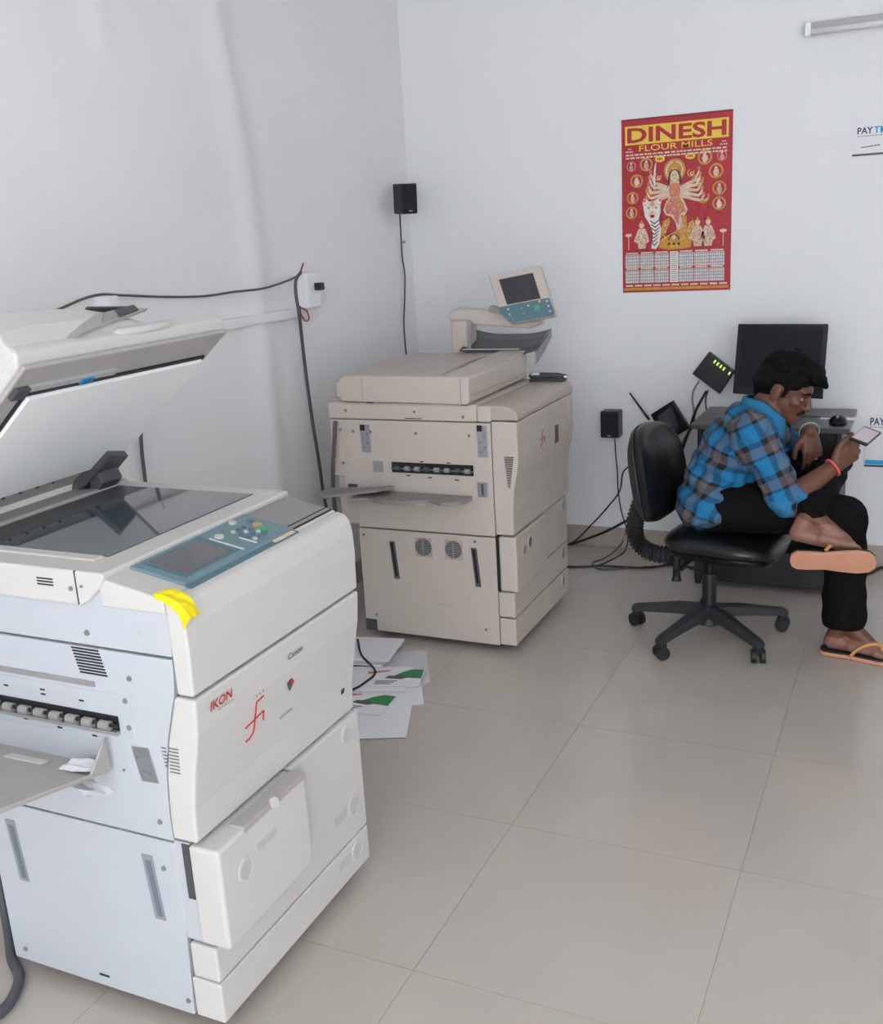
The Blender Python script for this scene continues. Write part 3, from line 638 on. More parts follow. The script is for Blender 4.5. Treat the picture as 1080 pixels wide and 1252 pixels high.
    MB().prism([(-1.404, 3.89, 1.01), (-1.404, 3.89, 1.07), (-1.398, 4.07, 1.134), (-1.398, 4.07, 1.10), (-1.404, 4.0, 1.05)], (-.006, 0, 0)).build('tray_cheek', 'grey_plastic', dt, bevel=.001)
    # post, arm and swivel operation panel
    AY = 3.90
    po = MB().prism([(-1.825, AY + .02, .935), (-1.705, AY + .02, .935), (-1.708, AY + .02, 1.05), (-1.700, AY + .02, 1.19), (-1.790, AY + .02, 1.19), (-1.792, AY + .02, 1.06)], (0, .085, 0)).build('arm_post', 'beige_plastic', t, bevel=.012, seg=3)
    MB().prism([(-1.794, AY + .015, 1.186), (-1.70, AY + .015, 1.186), (-1.68, AY + .015, 1.168), (-1.44, AY + .015, 1.150), (-1.40, AY + .015, 1.165), (-1.40, AY + .015, 1.195), (-1.55, AY + .015, 1.222), (-1.76, AY + .015, 1.236), (-1.786, AY + .015, 1.226), (-1.794, AY + .015, 1.21)], (0, .08, 0)).build('swing_arm', 'beige_plastic', t, bevel=.010, seg=3)
    MB().prism([(-1.718, AY + .014, .98), (-1.698, AY + .014, 1.05), (-1.690, AY + .014, 1.19), (-1.71, AY + .014, 1.19)], (0, .003, 0)).build('post_recess', 'grey_plastic', po)
    MB().obox((-1.566, 3.89, 1.232), (.026, 0, -.006), (0, .02, 0), (.004, 0, .012)).build('panel_joint', 'grey_plastic', t, bevel=.004)
    # panel corners in space
    TL, TR, BR, BL = PY(597, 337, 3.89), PY(660, 324, 3.89), PY(680, 386, 3.83), PY(614, 398, 3.83)
    def q(a, b): return TL * (1 - a) * (1 - b) + TR * a * (1 - b) + BR * a * b + BL * (1 - a) * b
    nr = (TR - TL).cross(BL - TL).normalized()
    if nr.y > 0: nr = -nr
    def plate(name, pts, d0, d1, m, parent, bevel=.003): return MB().prism([q(*p) + nr * d0 for p in pts], nr * (d1 - d0)).build(name, m, parent, bevel=bevel, seg=3)
    pn = plate('operation_panel', [(0, 0), (1, 0), (1, .95), (.95, 1), (.16, 1), (.02, .72)], -.028, 0, 'beige_plastic', t, .006)
    plate('key_pad', [(.02, .645), (.985, .645), (1.0, .93), (.955, .99), (.17, .99), (.04, .78)], 0, .003, 'teal_dark', pn, .002)
    plate('lcd_screen', [(.18, .12), (.835, .12), (.835, .625), (.20, .625)], 0, .002, 'lcd_dark', pn, .001)
    MB().disc(q(.72, .80) + nr * .003, nr, .012, .003).build('key', 'button_green', pn)
    MB().disc(q(.80, .68) + nr * .003, nr, .006, .003).build('key', 'button_orange', pn)
    for a, b in ((.20, .72), (.20, .82), (.93, .70), (.93, .80), (.93, .9), (.45, .75), (.45, .85), (.58, .72)):
        MB().disc(q(a, b) + nr * .003, nr, .0045, .002, 10).build('key', 'dial_grey' if a != .45 else 'teal', pn)
    MB().obox(q(.55, .9) - nr * .035, (.03, 0, 0), (0, .015, 0), (0, 0, .02)).build('panel_mount', 'grey_plastic', pn, bevel=.004)
    for x, y in ((-1.40, 3.88), (-1.40, 3.39), (-1.90, 3.88), (-1.90, 3.39)): caster(t, x, y, .02)
    cable('mains_lead', [(-2.012, YN - .012, .875), (-2.018, YN - .014, .83), (-2.03, YN - .012, .76), (-2.045, YN - .006, .68), (-2.075, YN + .03, .55), (-2.10, YN + .08, .35), (-2.13, YN + .15, .1), (-2.16, YN + .2, .012)], .008, 'cable_grey', parent=t)
    return t
far = copier_far()
sheet('paper_sheet', [(-1.715, 3.86, 1.0745), (-1.47, 3.86, 1.0745), (-1.47, 3.885, 1.0745), (-1.715, 3.885, 1.0745)], 'paper', 'white sheet lying in the document feeder in front of its dark tray')

# stapler with chrome end lying on the beige copier's top
def stapler():
    t = thing('stapler', 'black and chrome stapler lying on the beige copier top', 'stapler', (-1.36, 3.90, .942))
    d = Vector((.98, .2, 0)); p = Vector((-.2, .98, 0)); c = Vector((-1.362, 3.905, .942)); u = Vector((0, 0, 1))
    MB().obox(c + u * .005, d * .075, p * .018, u * .005).build('base', 'black_plastic', t, bevel=.003)
    MB().prism([c + d * -.072 - p * .012 + u * .012, c + d * .07 - p * .012 + u * .014, c + d * .078 - p * .012 + u * .024, c + d * .04 - p * .012 + u * .032, c + d * -.06 - p * .012 + u * .036, c + d * -.078 - p * .012 + u * .028], p * .024).build('arm', 'black_plastic', t, bevel=.005, seg=3)
    MB().obox(c - d * .05 + u * .031, d * .018, p * .014, u * .007).build('chrome_cap', 'metal', t, bevel=.004)
    MB().obox(c + d * .072 + u * .017, d * .008, p * .013, u * .006).build('chrome_nose', 'metal', t, bevel=.003)
stapler()
# ------------------------------------------------------------------ papers on the floor between the copiers
def flat(name, pts, z, m, label, th=.001, group=None):
    return sheet(name, [Vector((x, y, z)) for x, y in pts], m, label, group, th)
def rect(cx, cy, w_, h_, ang):
    c, s = math.cos(ang), math.sin(ang)
    return [(cx + c * a - s * b, cy + s * a + c * b) for a, b in ((-w_ / 2, -h_ / 2), (w_ / 2, -h_ / 2), (w_ / 2, h_ / 2), (-w_ / 2, h_ / 2))]
def rectc(cx, cy, w_, h_, ang):        # rectangle from its corner nearest the open floor
    c, s_ = math.cos(ang), math.sin(ang)
    return [(cx + c * a - s_ * b, cy + s_ * a + c * b) for a, b in ((-w_, 0), (0, 0), (0, h_), (-w_, h_))]
flat('paper_sheet', rectc(-1.521, 2.995, .21, .297, .50), .0005, 'paper_grey', 'greyish white sheet on the floor, lowest beside the beige copier foot')
flat('paper_sheet', rectc(-1.464, 2.825, .21, .297, .50), .0022, 'paper', 'blank white sheet on the floor between the outermost sheet and the greyish one')
flat('paper_sheet', rectc(-1.415, 2.593, .297, .30, .38), .0039, 'paper', 'large blank white sheet jutting furthest out of the pile towards open floor')
flat('paper_sheet', rect(-1.72, 2.95, .25, .21, .30), .0056, 'paper', 'white sheet in the middle of the floor pile beneath both leaflets')
def leaflet(cx, cy, ang, z, label):
    t = thing('leaflet', label, 'leaflet', (cx, cy, z), 'green leaflets on the floor')
    c, s = math.cos(ang), math.sin(ang)
    W = lambda a, b, dz=0: Vector((cx + c * a - s * b, cy + s * a + c * b, z + dz))
    MB().prism([W(-.105, -.074), W(.105, -.074), W(.105, .074), W(-.105, .074)], (0, 0, .001)).build('sheet', 'paper', t)
    MB().prism([W(-.01, .005, .001), W(.05, .0, .001), W(.103, -.005, .001), W(.103, .07, .001), W(.06, .072, .001), W(.03, .05, .001)], (0, 0, .0005)).build('green_field', 'green_print', t)
    MB().prism([W(-.03, -.005, .001), W(.03, -.012, .001), W(.05, .0, .001), W(.02, .02, .001), W(-.02, .015, .001)], (0, 0, .0006)).build('picture', 'cable_grey', t)
    mb = MB()
    for k in range(3): mb.prism([W(-.06, -.03 - .012 * k, .001), W(.02 - .01 * k, -.03 - .012 * k, .001), W(.02 - .01 * k, -.025 - .012 * k, .001), W(-.06, -.025 - .012 * k, .001)], (0, 0, .0004))
    stuff(mb.build('text_lines', 'ink', t))
    MB().prism([W(-.1, .03, .001), W(-.02, .055, .001), W(-.02, .065, .001), W(-.1, .05, .001)], (0, 0, .0004)).build('red_stripe', 'red_print', t)
leaflet(-1.660, 2.975, .30, .0075, 'white leaflet with a green field, lying close to the beige copier')
leaflet(-1.675, 2.76, .10, .0075, 'white leaflet with a green field, half hidden behind the white copier')
for k in range(5):
    o = flat('paper_sheet', rect(-1.905 + .004 * k, 3.135 + .006 * (k % 3), .30, .21, .10 + .02 * k), .0078 + .0042 * k, 'paper_grey' if k % 2 else 'paper', 'sheet in the small stack of loose paper at the beige copier foot', .004, 'stacked sheets on the floor')
cable('floor_cable', [(-1.93, 3.20, .034), (-1.84, 3.07, .034), (-1.74, 2.99, .016), (-1.735, 2.90, .012), (-1.75, 2.83, .012), (-1.80, 2.70, .012), (-1.86, 2.5, .006), (-1.95, 2.3, .006)], .004, 'cable_black', 'thin black cable trailing across the paper pile on the floor')

# ------------------------------------------------------------------ LEFT WALL FITTINGS
WX = XL + .012
def wl(u, v, e=.0): return PX(u, v, WX + e)
def socket_box(y0, y1, z0, z1, label, plug=True):
    t = thing('socket_box', label, 'socket', (WX, (y0 + y1) / 2, z0))
    b = box('box', XL - .005, WX + .045, y0, y1, z0, z1, 'socket_white', t, .004)
    box('face_plate', WX + .045, WX + .052, y0 + .004, y1 - .004, z0 + .004, z1 - .004, 'socket_white', t, .003)
    if plug:
        p = box('plug', WX + .052, WX + .085, (y0 + y1) / 2 + .0, (y0 + y1) / 2 + .03, (z0 + z1) / 2 - .0, (z0 + z1) / 2 + .03, 'black_plastic', t, .004)
    return t
socket_box(3.60, 3.70, 1.275, 1.415, 'white switch box on the left wall with a dark plug and red wires')
cable('red_wire', [wl(365, 338, .03), wl(369, 328, .04), wl(371, 322, .035)], .0035, 'red_wire', 'short red wire end sticking up above the switch box')
cable('red_wire', [wl(367, 374, .03), wl(368, 384, .03), wl(373, 392, .03), wl(378, 390, .03), wl(375, 380, .03), wl(368, 376, .035)], .003, 'red_wire', 'red wire loop dangling below the switch box')
socket_box(2.465, 2.515, 1.36, 1.415, 'small white junction box on the left wall behind the open lid', False)
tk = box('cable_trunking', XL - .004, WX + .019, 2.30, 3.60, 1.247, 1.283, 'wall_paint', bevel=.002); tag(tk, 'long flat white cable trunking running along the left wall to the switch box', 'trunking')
cable('wall_cable', [wl(366, 336, .05), wl(352, 343, .03), wl(325, 352, .024), wl(300, 355.5, .024), wl(285, 357, .020), wl(250, 362, .010), wl(205, 363, .006), wl(150, 361, .01), wl(124, 360, .05), wl(100, 366, .02), wl(72, 378, .006), wl(30, 392, .006)], .004, 'cable_grey', 'dark grey cable sagging along the left wall between the two white boxes')
cable('wall_cable', [wl(368, 333, .04), wl(362, 342, .055), wl(362, 360, .06), wl(366, 385, .05), wl(371, 430, .02), wl(376, 470, .012), wl(383, 520, .012), wl(391, 570, .012), wl(397, 610, .012), (WX + .02, 3.70, .2), (WX + .04, 3.72, .01)], .0072, 'cable_grey', 'thick grey cable hanging from the switch box down behind the beige copier')
cable('wall_cable', [wl(171, 412, .014), wl(171, 450, .012), wl(172, 500, .01), wl(173, 545, .01), wl(178, 590, .01), wl(184, 640, .01), wl(190, 720, .01)], .006, 'cable_grey', 'dark cable hanging on the wall behind the white copier lid')
cable('floor_cable', [(-1.93, 1.46, .25), (-1.91, 1.44, .12), (-1.86, 1.40, .03), (-1.80, 1.35, .012), (-1.735, 1.31, .012), (-1.70, 1.265, .012), (-1.685, 1.22, .012), (-1.70, 1.15, .012), (-1.76, 1.08, .012), (-1.9, 1.02, .012)], .012, 'cable_grey', 'thick grey cable looped on the floor beside the white copier', n=12)

# speakers
def speaker(label, c, fwd, w_, d_, h_, tilt=0):
    f = Vector(fwd).normalized(); r = f.cross(Vector((0, 0, 1))).normalized(); u = r.cross(f); c = Vector(c)
    t = thing('speaker', label, 'speaker', c - u * (h_ / 2))
    MB().obox(c, r * (w_ / 2), f * (d_ / 2), u * (h_ / 2)).build('cabinet', 'black_plastic', t, bevel=.006, seg=3)
    MB().obox(c + f * (d_ / 2 + .003), r * (w_ / 2 - .004), f * .004, u * (h_ / 2 - .005)).build('grille', 'speaker_cloth', t, bevel=.004, seg=3)
    MB().obox(c + f * (d_ / 2 + .0075) - u * (h_ * .40), r * .008, f * .0008, u * .003).build('badge', 'grey_plastic', t)
    return t
sc_ = PX(495.5, 243, XL + .083)
speaker('small black speaker high on the left wall near the corner', sc_, (.80, -.60, -.05), .080, .095, .136)
cable('speaker_wire', [PX(489, 262, WX + .06), PX(490, 280, WX + .02), wl(491, 296), wl(492, 315), wl(495, 335), wl(495, 365), wl(494, 395), wl(496, 425), wl(498, 445), wl(500, 500), wl(502, 560)], .0035, 'cable_black', 'thin black wire hanging down from the left wall speaker')
nl = MB().disc(wl(493, 296), (1, 0, 0), .006, .01).build('wire_clip', 'grey_plastic'); base_shift(nl); tag(nl, 'tiny grey clip pinning the speaker wire on the left wall', 'clip')
c1, c2 = PY(734, 503, 4.62), PY(757, 536, 4.62)
speaker('small black speaker low on the back wall beside the router', ((c1.x + c2.x) / 2, 4.655, (c1.z + c2.z) / 2), (0, -1, 0), c2.x - c1.x, .075, c1.z - c2.z)

# ------------------------------------------------------------------ CALENDAR
def calendar():
    y = YB - .002
    x0, x1, z0, z1 = PY(761, 250, y).x, PY(895, 245, y).x, PY(762, 358, y).z, PY(760, 147, y).z
    W, Hh = x1 - x0, z1 - z0
    t = thing('wall_calendar', 'red and gold printed wall calendar with a seated figure and month tables', 'calendar', (x0 + W / 2, y, z0))
    def Q(a, b, e): return Vector((x0 + a * W, y - .001 - e, z1 - b * Hh))
    def rc(name, a0, a1, b0, b1, e, m, parent=None): return MB().prism([Q(a0, b0, e), Q(a1, b0, e), Q(a1, b1, e), Q(a0, b1, e)], (0, .0006, 0)).build(name, m, parent or t)
    def ell(name, a, b, ra, rb, e, m, n=20, parent=None): return MB().prism([Q(a + ra * math.cos(2 * PI * k / n), b + rb * math.sin(2 * PI * k / n), e) for k in range(n)], (0, .0006, 0)).build(name, m, parent or t)
    def poly(name, pts, e, m, parent=None): return MB().prism([Q(a, b, e) for a, b in pts], (0, .0006, 0)).build(name, m, parent or t)
    sh = rc('sheet', 0, 1, 0, 1, 0, 'cal_red')
    rc('top_band', 0, 1, 0, .012, .001, 'cal_dark_red', sh)
    rc('title_panel', .035, .965, .04, .145, .001, 'cal_yellow', sh)
    rt = (1, 0, 0); uv = (0, 0, 1)
    lettering('title_lettering', 'DINESH', Q(.055, .135, .0016), rt, uv, W * .89, Hh * .085, 'cal_red', sh, .0005, .028)
    lettering('subtitle_lettering', 'FLOUR MILLS', Q(.165, .185, .001), rt, uv, W * .66, Hh * .034, 'cal_yellow', sh, .0005, .004)
    for k, (aa, ww) in enumerate(((.04, .07), (.89, .07))):
        fine_rows('fine_print', Q(aa + .02, .170, .001), rt, uv, W * ww * .5, Hh * .006, 2, 'cal_cream', sh, .0005)
        fine_rows('fine_print', Q(aa, .186, .001), rt, uv, W * ww, Hh * .007, 3, 'cal_cream', sh, .0005)
    fine_rows('fine_print', Q(.04, .206, .001), rt, uv, W * .92, Hh * .009, 21, 'cal_cream', sh, .0005)
    fine_rows('fine_print', Q(.04, .223, .001), rt, uv, W * .92, Hh * .009, 24, 'cal_cream', sh, .0005)
    for a, b in ((.355, .235), (.63, .232)):
        e_ = ell('ad_oval', a, b, .045, .018, .001, 'cal_yellow', parent=sh); fine_rows('oval_print', Q(a - .025, b + .006, .0016), rt, uv, W * .05, Hh * .011, 4, 'cal_red', e_, .0004)
    # medallions
    med = [(.23, .26, .06), (.14, .35, .06), (.10, .445, .055), (.09, .53, .055), (.76, .245, .065), (.86, .325, .065), (.89, .42, .062), (.89, .505, .06), (.91, .245, .045), (.09, .265, .045)]
    for k, (a, b, r) in enumerate(med):
        md = ell('medallion', a, b, r, r * W / Hh, .001, 'cal_gold' if k < 8 else 'cal_pink', parent=sh)
        ell('medallion_field', a, b, r * .74, r * .74 * W / Hh, .0016, 'cal_red', parent=md)
        ell('medallion_figure', a, b + .008, r * .36, r * .55 * W / Hh, .0022, 'cal_cream' if k % 2 else 'cal_pale', 12, md)
        ell('medallion_head', a, b - .016, r * .2, r * .22 * W / Hh, .0024, 'cal_cream', 10, md)
        mb = MB()
        for q in range(9):
            th = q * 2.4; rr = r * .5 * math.sqrt((q + .5) / 9); mb.prism([Q(a + rr * math.cos(th) + .006 * math.cos(2 * PI * j / 6), b + .006 + (rr * math.sin(th) + .005 * math.sin(2 * PI * j / 6)) * W / Hh, .0026) for j in range(6)], (0, .0003, 0))
        stuff(mb.build('printed_detail', ('cal_black', 'cal_white', 'cal_pink')[k % 3], md))
    # seated figure with a halo and fanned arms, a generic devotional print
    rnd = random.Random(5)
    def dabs(a0, b0, ra, rb, n, m, e, size=.010, parent=None):
        mb = MB()
        for _ in range(n):
            th, q = rnd.uniform(0, 2 * PI), math.sqrt(rnd.random()); a, b = a0 + ra * q * math.cos(th), b0 + rb * q * math.sin(th)
            r1, r2, ph = size * rnd.uniform(.5, 1.2), size * rnd.uniform(.25, .6), rnd.uniform(0, PI)
            pts = []
            for k in range(7):
                x, z = r1 * math.cos(2 * PI * k / 7), r2 * math.sin(2 * PI * k / 7)
                pts.append(Q(a + x * math.cos(ph) - z * math.sin(ph), b + (x * math.sin(ph) + z * math.cos(ph)) * W / Hh, e))
            mb.prism(pts, (0, .0003, 0))
        return stuff(mb.build('printed_detail', m, parent or sh))
    def arc(name, a, b, r, t0, t1, wd, e, m, parent, n=10, sx=1.0):
        o = [(a + sx * r * math.cos(t0 + (t1 - t0) * k / n), b + r * W / Hh * math.sin(t0 + (t1 - t0) * k / n)) for k in range(n + 1)]
        i = [(a + sx * (r - wd) * math.cos(t0 + (t1 - t0) * k / n), b + (r - wd) * W / Hh * math.sin(t0 + (t1 - t0) * k / n)) for k in range(n, -1, -1)]
        return poly(name, o + i, e, m, parent)
    dabs(.5, .46, .46, .24, 170, 'cal_dark_red', .0007, .018)
    dabs(.5, .50, .44, .22, 60, 'cal_pink', .0008, .006)
    hl = ell('halo', .49, .305, .098, .066, .0012, 'cal_gold', 28, sh)
    ell('halo_ring', .49, .305, .080, .054, .0016, 'cal_cream', 28, hl); ell('halo_core', .49, .305, .066, .045, .0018, 'cal_gold', 28, hl)
    for s_ in (-1, 1):
        for k in range(5):
            t0 = (-.9 + .38 * k); a0, b0 = .49 + s_ * .055, .405 + .010 * k
            pts = [(0, 0), (.09, .035 * math.sin(t0)), (.13 + .012 * k, .055 * math.sin(t0) + .004), (.165 + .010 * k, .075 * math.sin(t0) - .03)]
            mb = MB().tube(spline([Q(a0 + s_ * x, b0 + z, .0020) for x, z in pts], 5), [.0085 - .00028 * j for j in range(16)], 5)
            mb.v = [Vector((v.x, y - .0030 + (v.y - (y - .0030)) * .02, v.z)) for v in mb.v]
            mb.build('figure_arm', 'cal_cream' if k % 2 else 'cal_pale', sh)
            ex, ez = pts[-1]
            (ell('held_emblem', a0 + s_ * ex, b0 + ez - .012, .013, .011, .0030, 'cal_gold' if k % 2 else 'cal_pink', 12, sh))
    poly('sword', [(.300, .385), (.296, .33), (.305, .28), (.322, .245), (.318, .29), (.312, .335), (.312, .385)], .0022, 'cal_white', sh)
    for a_, b_, r_ in ((.265, .41, .045), (.70, .37, .055), (.75, .465, .055), (.335, .335, .035), (.635, .325, .035)):
        arc('scroll', a_, b_, r_, -.6, 4.4, .014, .0013, 'cal_gold', sh); arc('scroll', a_ + .01, b_ + .005, r_ * .5, 0, 5, .010, .0014, 'cal_cream', sh)
    fg = poly('figure', [(.435, .372), (.47, .362), (.51, .362), (.548, .372), (.565, .41), (.552, .455), (.585, .49), (.61, .53), (.585, .562), (.55, .56), (.56, .60), (.545, .635), (.515, .645), (.50, .60), (.46, .565), (.41, .555), (.385, .525), (.405, .49), (.44, .455), (.425, .41)], .0022, 'cal_pale', sh)
    poly('garment', [(.446, .385), (.49, .375), (.538, .385), (.545, .425), (.53, .455), (.455, .455), (.44, .425)], .0026, 'cal_pink', fg)
    poly('skirt', [(.45, .46), (.535, .46), (.575, .50), (.59, .54), (.54, .548), (.525, .61), (.505, .60), (.48, .55), (.42, .545), (.40, .52)], .0026, 'cal_pink', fg)
    poly('sash', [(.455, .38), (.475, .375), (.545, .47), (.56, .54), (.54, .545), (.525, .48)], .0029, 'cal_gold', fg)
    for k in range(3): arc('necklace', .49, .375, .030 + .016 * k, .25, PI - .25, .005, .0031, 'cal_gold', fg, 8)
    poly('figure_hair', [(.425, .40), (.432, .34), (.45, .30), (.49, .285), (.53, .30), (.548, .34), (.555, .40), (.535, .385), (.53, .33), (.45, .33), (.447, .385)], .0028, 'cal_black', fg)
    fc = ell('figure_face', .489, .335, .035, .031, .0030, 'cal_cream', 20, fg)
    for k in (-1, 1): ell('face_eye', .489 + k * .014, .332, .0065, .0026, .0034, 'cal_black', 10, fc); arc('face_brow', .489 + k * .014, .331, .010, PI + .5, 2 * PI - .5, .0028, .0034, 'cal_black', fc, 6)
    ell('face_mouth', .489, .350, .008, .0028, .0034, 'cal_red', 10, fc); ell('face_mark', .489, .318, .0035, .004, .0034, 'cal_red', 8, fc)
    cr = poly('crown', [(.447, .312), (.450, .286), (.468, .270), (.476, .252), (.489, .240), (.502, .252), (.510, .270), (.528, .286), (.531, .312), (.51, .302), (.489, .299), (.468, .302)], .0034, 'cal_gold', fg)
    for k in range(5): ell('crown_gem', .459 + k * .015, .300 - .006 * (2 - abs(k - 2)), .0045, .0035, .0038, ('cal_red', 'cal_white')[k % 2], 8, cr)
    dabs(.49, .50, .085, .065, 55, 'cal_gold', .0032, .008, fg); dabs(.49, .49, .085, .075, 40, 'cal_cream', .0033, .007, fg); dabs(.49, .52, .08, .06, 26, 'cal_dark_red', .0034, .007, fg)
    # tiger in the foreground
    tg = poly('tiger', [(.195, .475), (.205, .452), (.232, .458), (.255, .472), (.315, .472), (.338, .456), (.365, .450), (.372, .475), (.358, .50), (.362, .535), (.345, .575), (.352, .60), (.368, .63), (.362, .68), (.345, .725), (.318, .748), (.275, .742), (.285, .70), (.292, .66), (.275, .62), (.245, .585), (.215, .555), (.205, .515)], .0024, 'cal_white', sh)
    poly('tiger_brow', [(.235, .475), (.285, .468), (.335, .475), (.33, .50), (.287, .515), (.24, .50)], .0026, 'cal_cream', tg)
    for k in (-1, 1):
        ell('tiger_eye', .285 + k * .035, .508, .011, .006, .0032, 'cal_gold', 12, tg); ell('tiger_pupil', .285 + k * .035, .508, .004, .005, .0034, 'cal_black', 8, tg); ell('tiger_ear', .285 + k * .072, .466, .014, .010, .0030, 'cal_pink', 10, tg)
        for j in range(3): poly('tiger_stripe', [(.285 + k * (.055 + .008 * j), .49 + .02 * j), (.285 + k * (.072 - .004 * j), .487 + .02 * j), (.285 + k * (.070 - .004 * j), .494 + .02 * j)], .0030, 'cal_black', tg)
    for j in range(3): poly('tiger_stripe', [(.272 - .004 * j, .474 + .008 * j), (.298 + .004 * j, .474 + .008 * j), (.298 + .004 * j, .477 + .008 * j), (.272 - .004 * j, .477 + .008 * j)], .0030, 'cal_black', tg)
    ell('tiger_muzzle', .285, .545, .038, .022, .0030, 'cal_cream', 16, tg); poly('tiger_nose', [(.272, .528), (.298, .528), (.285, .540)], .0034, 'cal_pink', tg); poly('tiger_mouth', [(.262, .552), (.285, .546), (.308, .552), (.298, .566), (.272, .566)], .0034, 'cal_dark_red', tg)
    for k in range(7):
        b0 = .588 + k * .021; c0 = .30 + .008 * math.sin(k)
        poly('tiger_stripe', [(c0 - .035 + .003 * k, b0 - .010), (c0 + .005, b0 + .008), (c0 + .05 - .002 * k, b0 - .012), (c0 + .05 - .002 * k, b0 - .006), (c0 + .005, b0 + .016), (c0 - .035 + .003 * k, b0 - .003)], .0030, 'cal_black', tg)
    poly('drape', [(.37, .62), (.40, .585), (.44, .57), (.45, .60), (.43, .625), (.40, .665), (.365, .68)], .0014, 'cal_gold', sh); dabs(.40, .625, .035, .04, 16, 'cal_cream', .0018, .008)
    # golden mound and attendants
    md = poly('golden_mound', [(.345, .742), (.352, .705), (.38, .688), (.43, .672), (.48, .655), (.52, .640), (.545, .610), (.552, .57), (.575, .555), (.60, .57), (.605, .63), (.62, .68), (.645, .71), (.64, .745), (.56, .752), (.45, .756)], .0014, 'cal_gold', sh)
    dabs(.49, .70, .12, .04, 34, 'cal_yellow', .0018, .010, md); dabs(.56, .63, .04, .05, 16, 'cal_cream', .0019, .008, md)
    arc('mound_arch', .485, .70, .055, PI, 2 * PI, .012, .0021, 'cal_black', md); ell('mound_light', .485, .682, .016, .013, .0023, 'cal_cream', 14, md)
    for a_ in (.44, .485, .53): ell('mound_spot', a_, .722, .014, .008, .0022, 'cal_black', 10, md)
    for (a0, k) in ((.185, 1), (.70, 1), (.795, -1)):
        f = poly('attendant', [(a0 - .03, .625), (a0 + .03, .625), (a0 + .055, .66), (a0 + .07, .70), (a0 + .04, .715), (a0 + .035, .742), (a0 - .03, .742), (a0 - .04, .71), (a0 - .075, .695), (a0 - .05, .655)], .0020, 'cal_pale', sh)
        ell('attendant_head', a0, .605, .023, .019, .0024, 'cal_cream', 14, f); poly('attendant_crown', [(a0 - .018, .596), (a0, .572), (a0 + .018, .596)], .0026, 'cal_gold', f)
        dabs(a0, .68, .055, .05, 26, 'cal_pink', .0026, .009, f); dabs(a0, .68, .055, .05, 22, 'cal_white', .0027, .008, f); dabs(a0, .69, .05, .045, 16, 'cal_gold', .0028, .008, f); dabs(a0, .69, .05, .045, 10, 'cal_black', .0029, .006, f)
    poly('peacock', [(.60, .66), (.62, .61), (.66, .585), (.675, .62), (.66, .68), (.63, .72)], .0016, 'cal_gold', sh); dabs(.64, .65, .035, .05, 22, 'cal_cream', .0019, .009)
    poly('ground_line', [(.11, .748), (.25, .742), (.25, .746), (.11, .753)], .0016, 'cal_black', sh); poly('ground_line', [(.70, .742), (.87, .735), (.87, .739), (.70, .747)], .0016, 'cal_black', sh)
    for a_ in (.06, .93): rc('lamp_stem', a_ - .003, a_ + .003, .665, .745, .0012, 'cal_pale', sh); ell('lamp_bowl', a_, .66, .032, .010, .0014, 'cal_cream', 14, sh)
    # twelve month panels and the centre column
    for r in range(2):
        for c in range(6):
            a = .025 + c * .140 + (.085 if c > 2 else 0); b = .775 + r * .092
            rc('month_panel', a, a + .134, b, b + .078, .001, 'month_print', sh)
            rc('month_title', a + .01, a + .124, b - .012, b - .004, .001, 'cal_cream', sh)
    rc('notes_column', .449, .524, .765, .945, .001, 'cal_white', sh)
    mb = MB()
    for k in range(14): mb.prism([Q(.46, .775 + k * .012, .0016), Q(.512, .775 + k * .012, .0016), Q(.512, .778 + k * .012, .0016), Q(.46, .778 + k * .012, .0016)], (0, .0004, 0))
    stuff(mb.build('notes_lines', 'cal_black', sh))
    for k in range(11): rc('footer_block', .03 + k * .087, .10 + k * .087, .955, .965, .001, 'cal_cream', sh)
    rc('footer_band', .01, .985, .972, .988, .001, 'cal_gold', sh)
    return t
calendar()

# ------------------------------------------------------------------ BACK WALL: signs and batten light
def pay_sign(label, x0, x1, z0, z1, y, edge):
    t = thing('payment_sign', label, 'sign', (x0, y, z0))
    W, Hh = x1 - x0, z1 - z0
    MB().box(x0, x1, y - .004, y, z0, z1).build('board', 'paper', t)
    MB().box(x0, x1, y - .0052, y - .001, z0 - .004, z0 + .004).build('edge_strip', edge, t)
    rt, uv = (1, 0, 0), (0, 0, 1)
    s = min(Hh * .22, .032)
    lettering('dark_lettering', 'PAY', (x0 + .016, y - .004, z1 - .012 - s), rt, uv, .058, s, 'navy_print', t, .0008, .02)
    lettering('blue_lettering', 'TM', (x0 + .078, y - .004, z1 - .012 - s), rt, uv, .048, s, 'cyan_print', t, .0008, .02)
    fine_rows('tagline', (x0 + .016, y - .004, z1 - .022 - s), rt, uv, .11, .004, 9, 'faint_ink', t, .0008)
    return t, W, Hh
a = PY(1044, 153, YB); b = PY(1046, 190, YB)
t, W, Hh = pay_sign('white payment sign with blue lettering high on the back wall', a.x, a.x + .27, b.z, a.z, YB - .001, 'dark_grey')
fine_rows('small_print', (a.x + .035, YB - .005, b.z + .026), (1, 0, .08), (0, 0, 1), .07, .004, 7, 'black_ink', t, .0008)
a = PY(1060, 507, YB); b = PY(1062, 569, YB)
t, W, Hh = pay_sign('white payment poster with a blue lower edge on the wall behind the phone', a.x, a.x + .20, b.z, a.z, YB - .001, 'navy_print')
box('blue_band', a.x + .003, a.x + .197, YB - .006, YB - .004, b.z + .006, b.z + .026, 'cyan_print', t, 0)
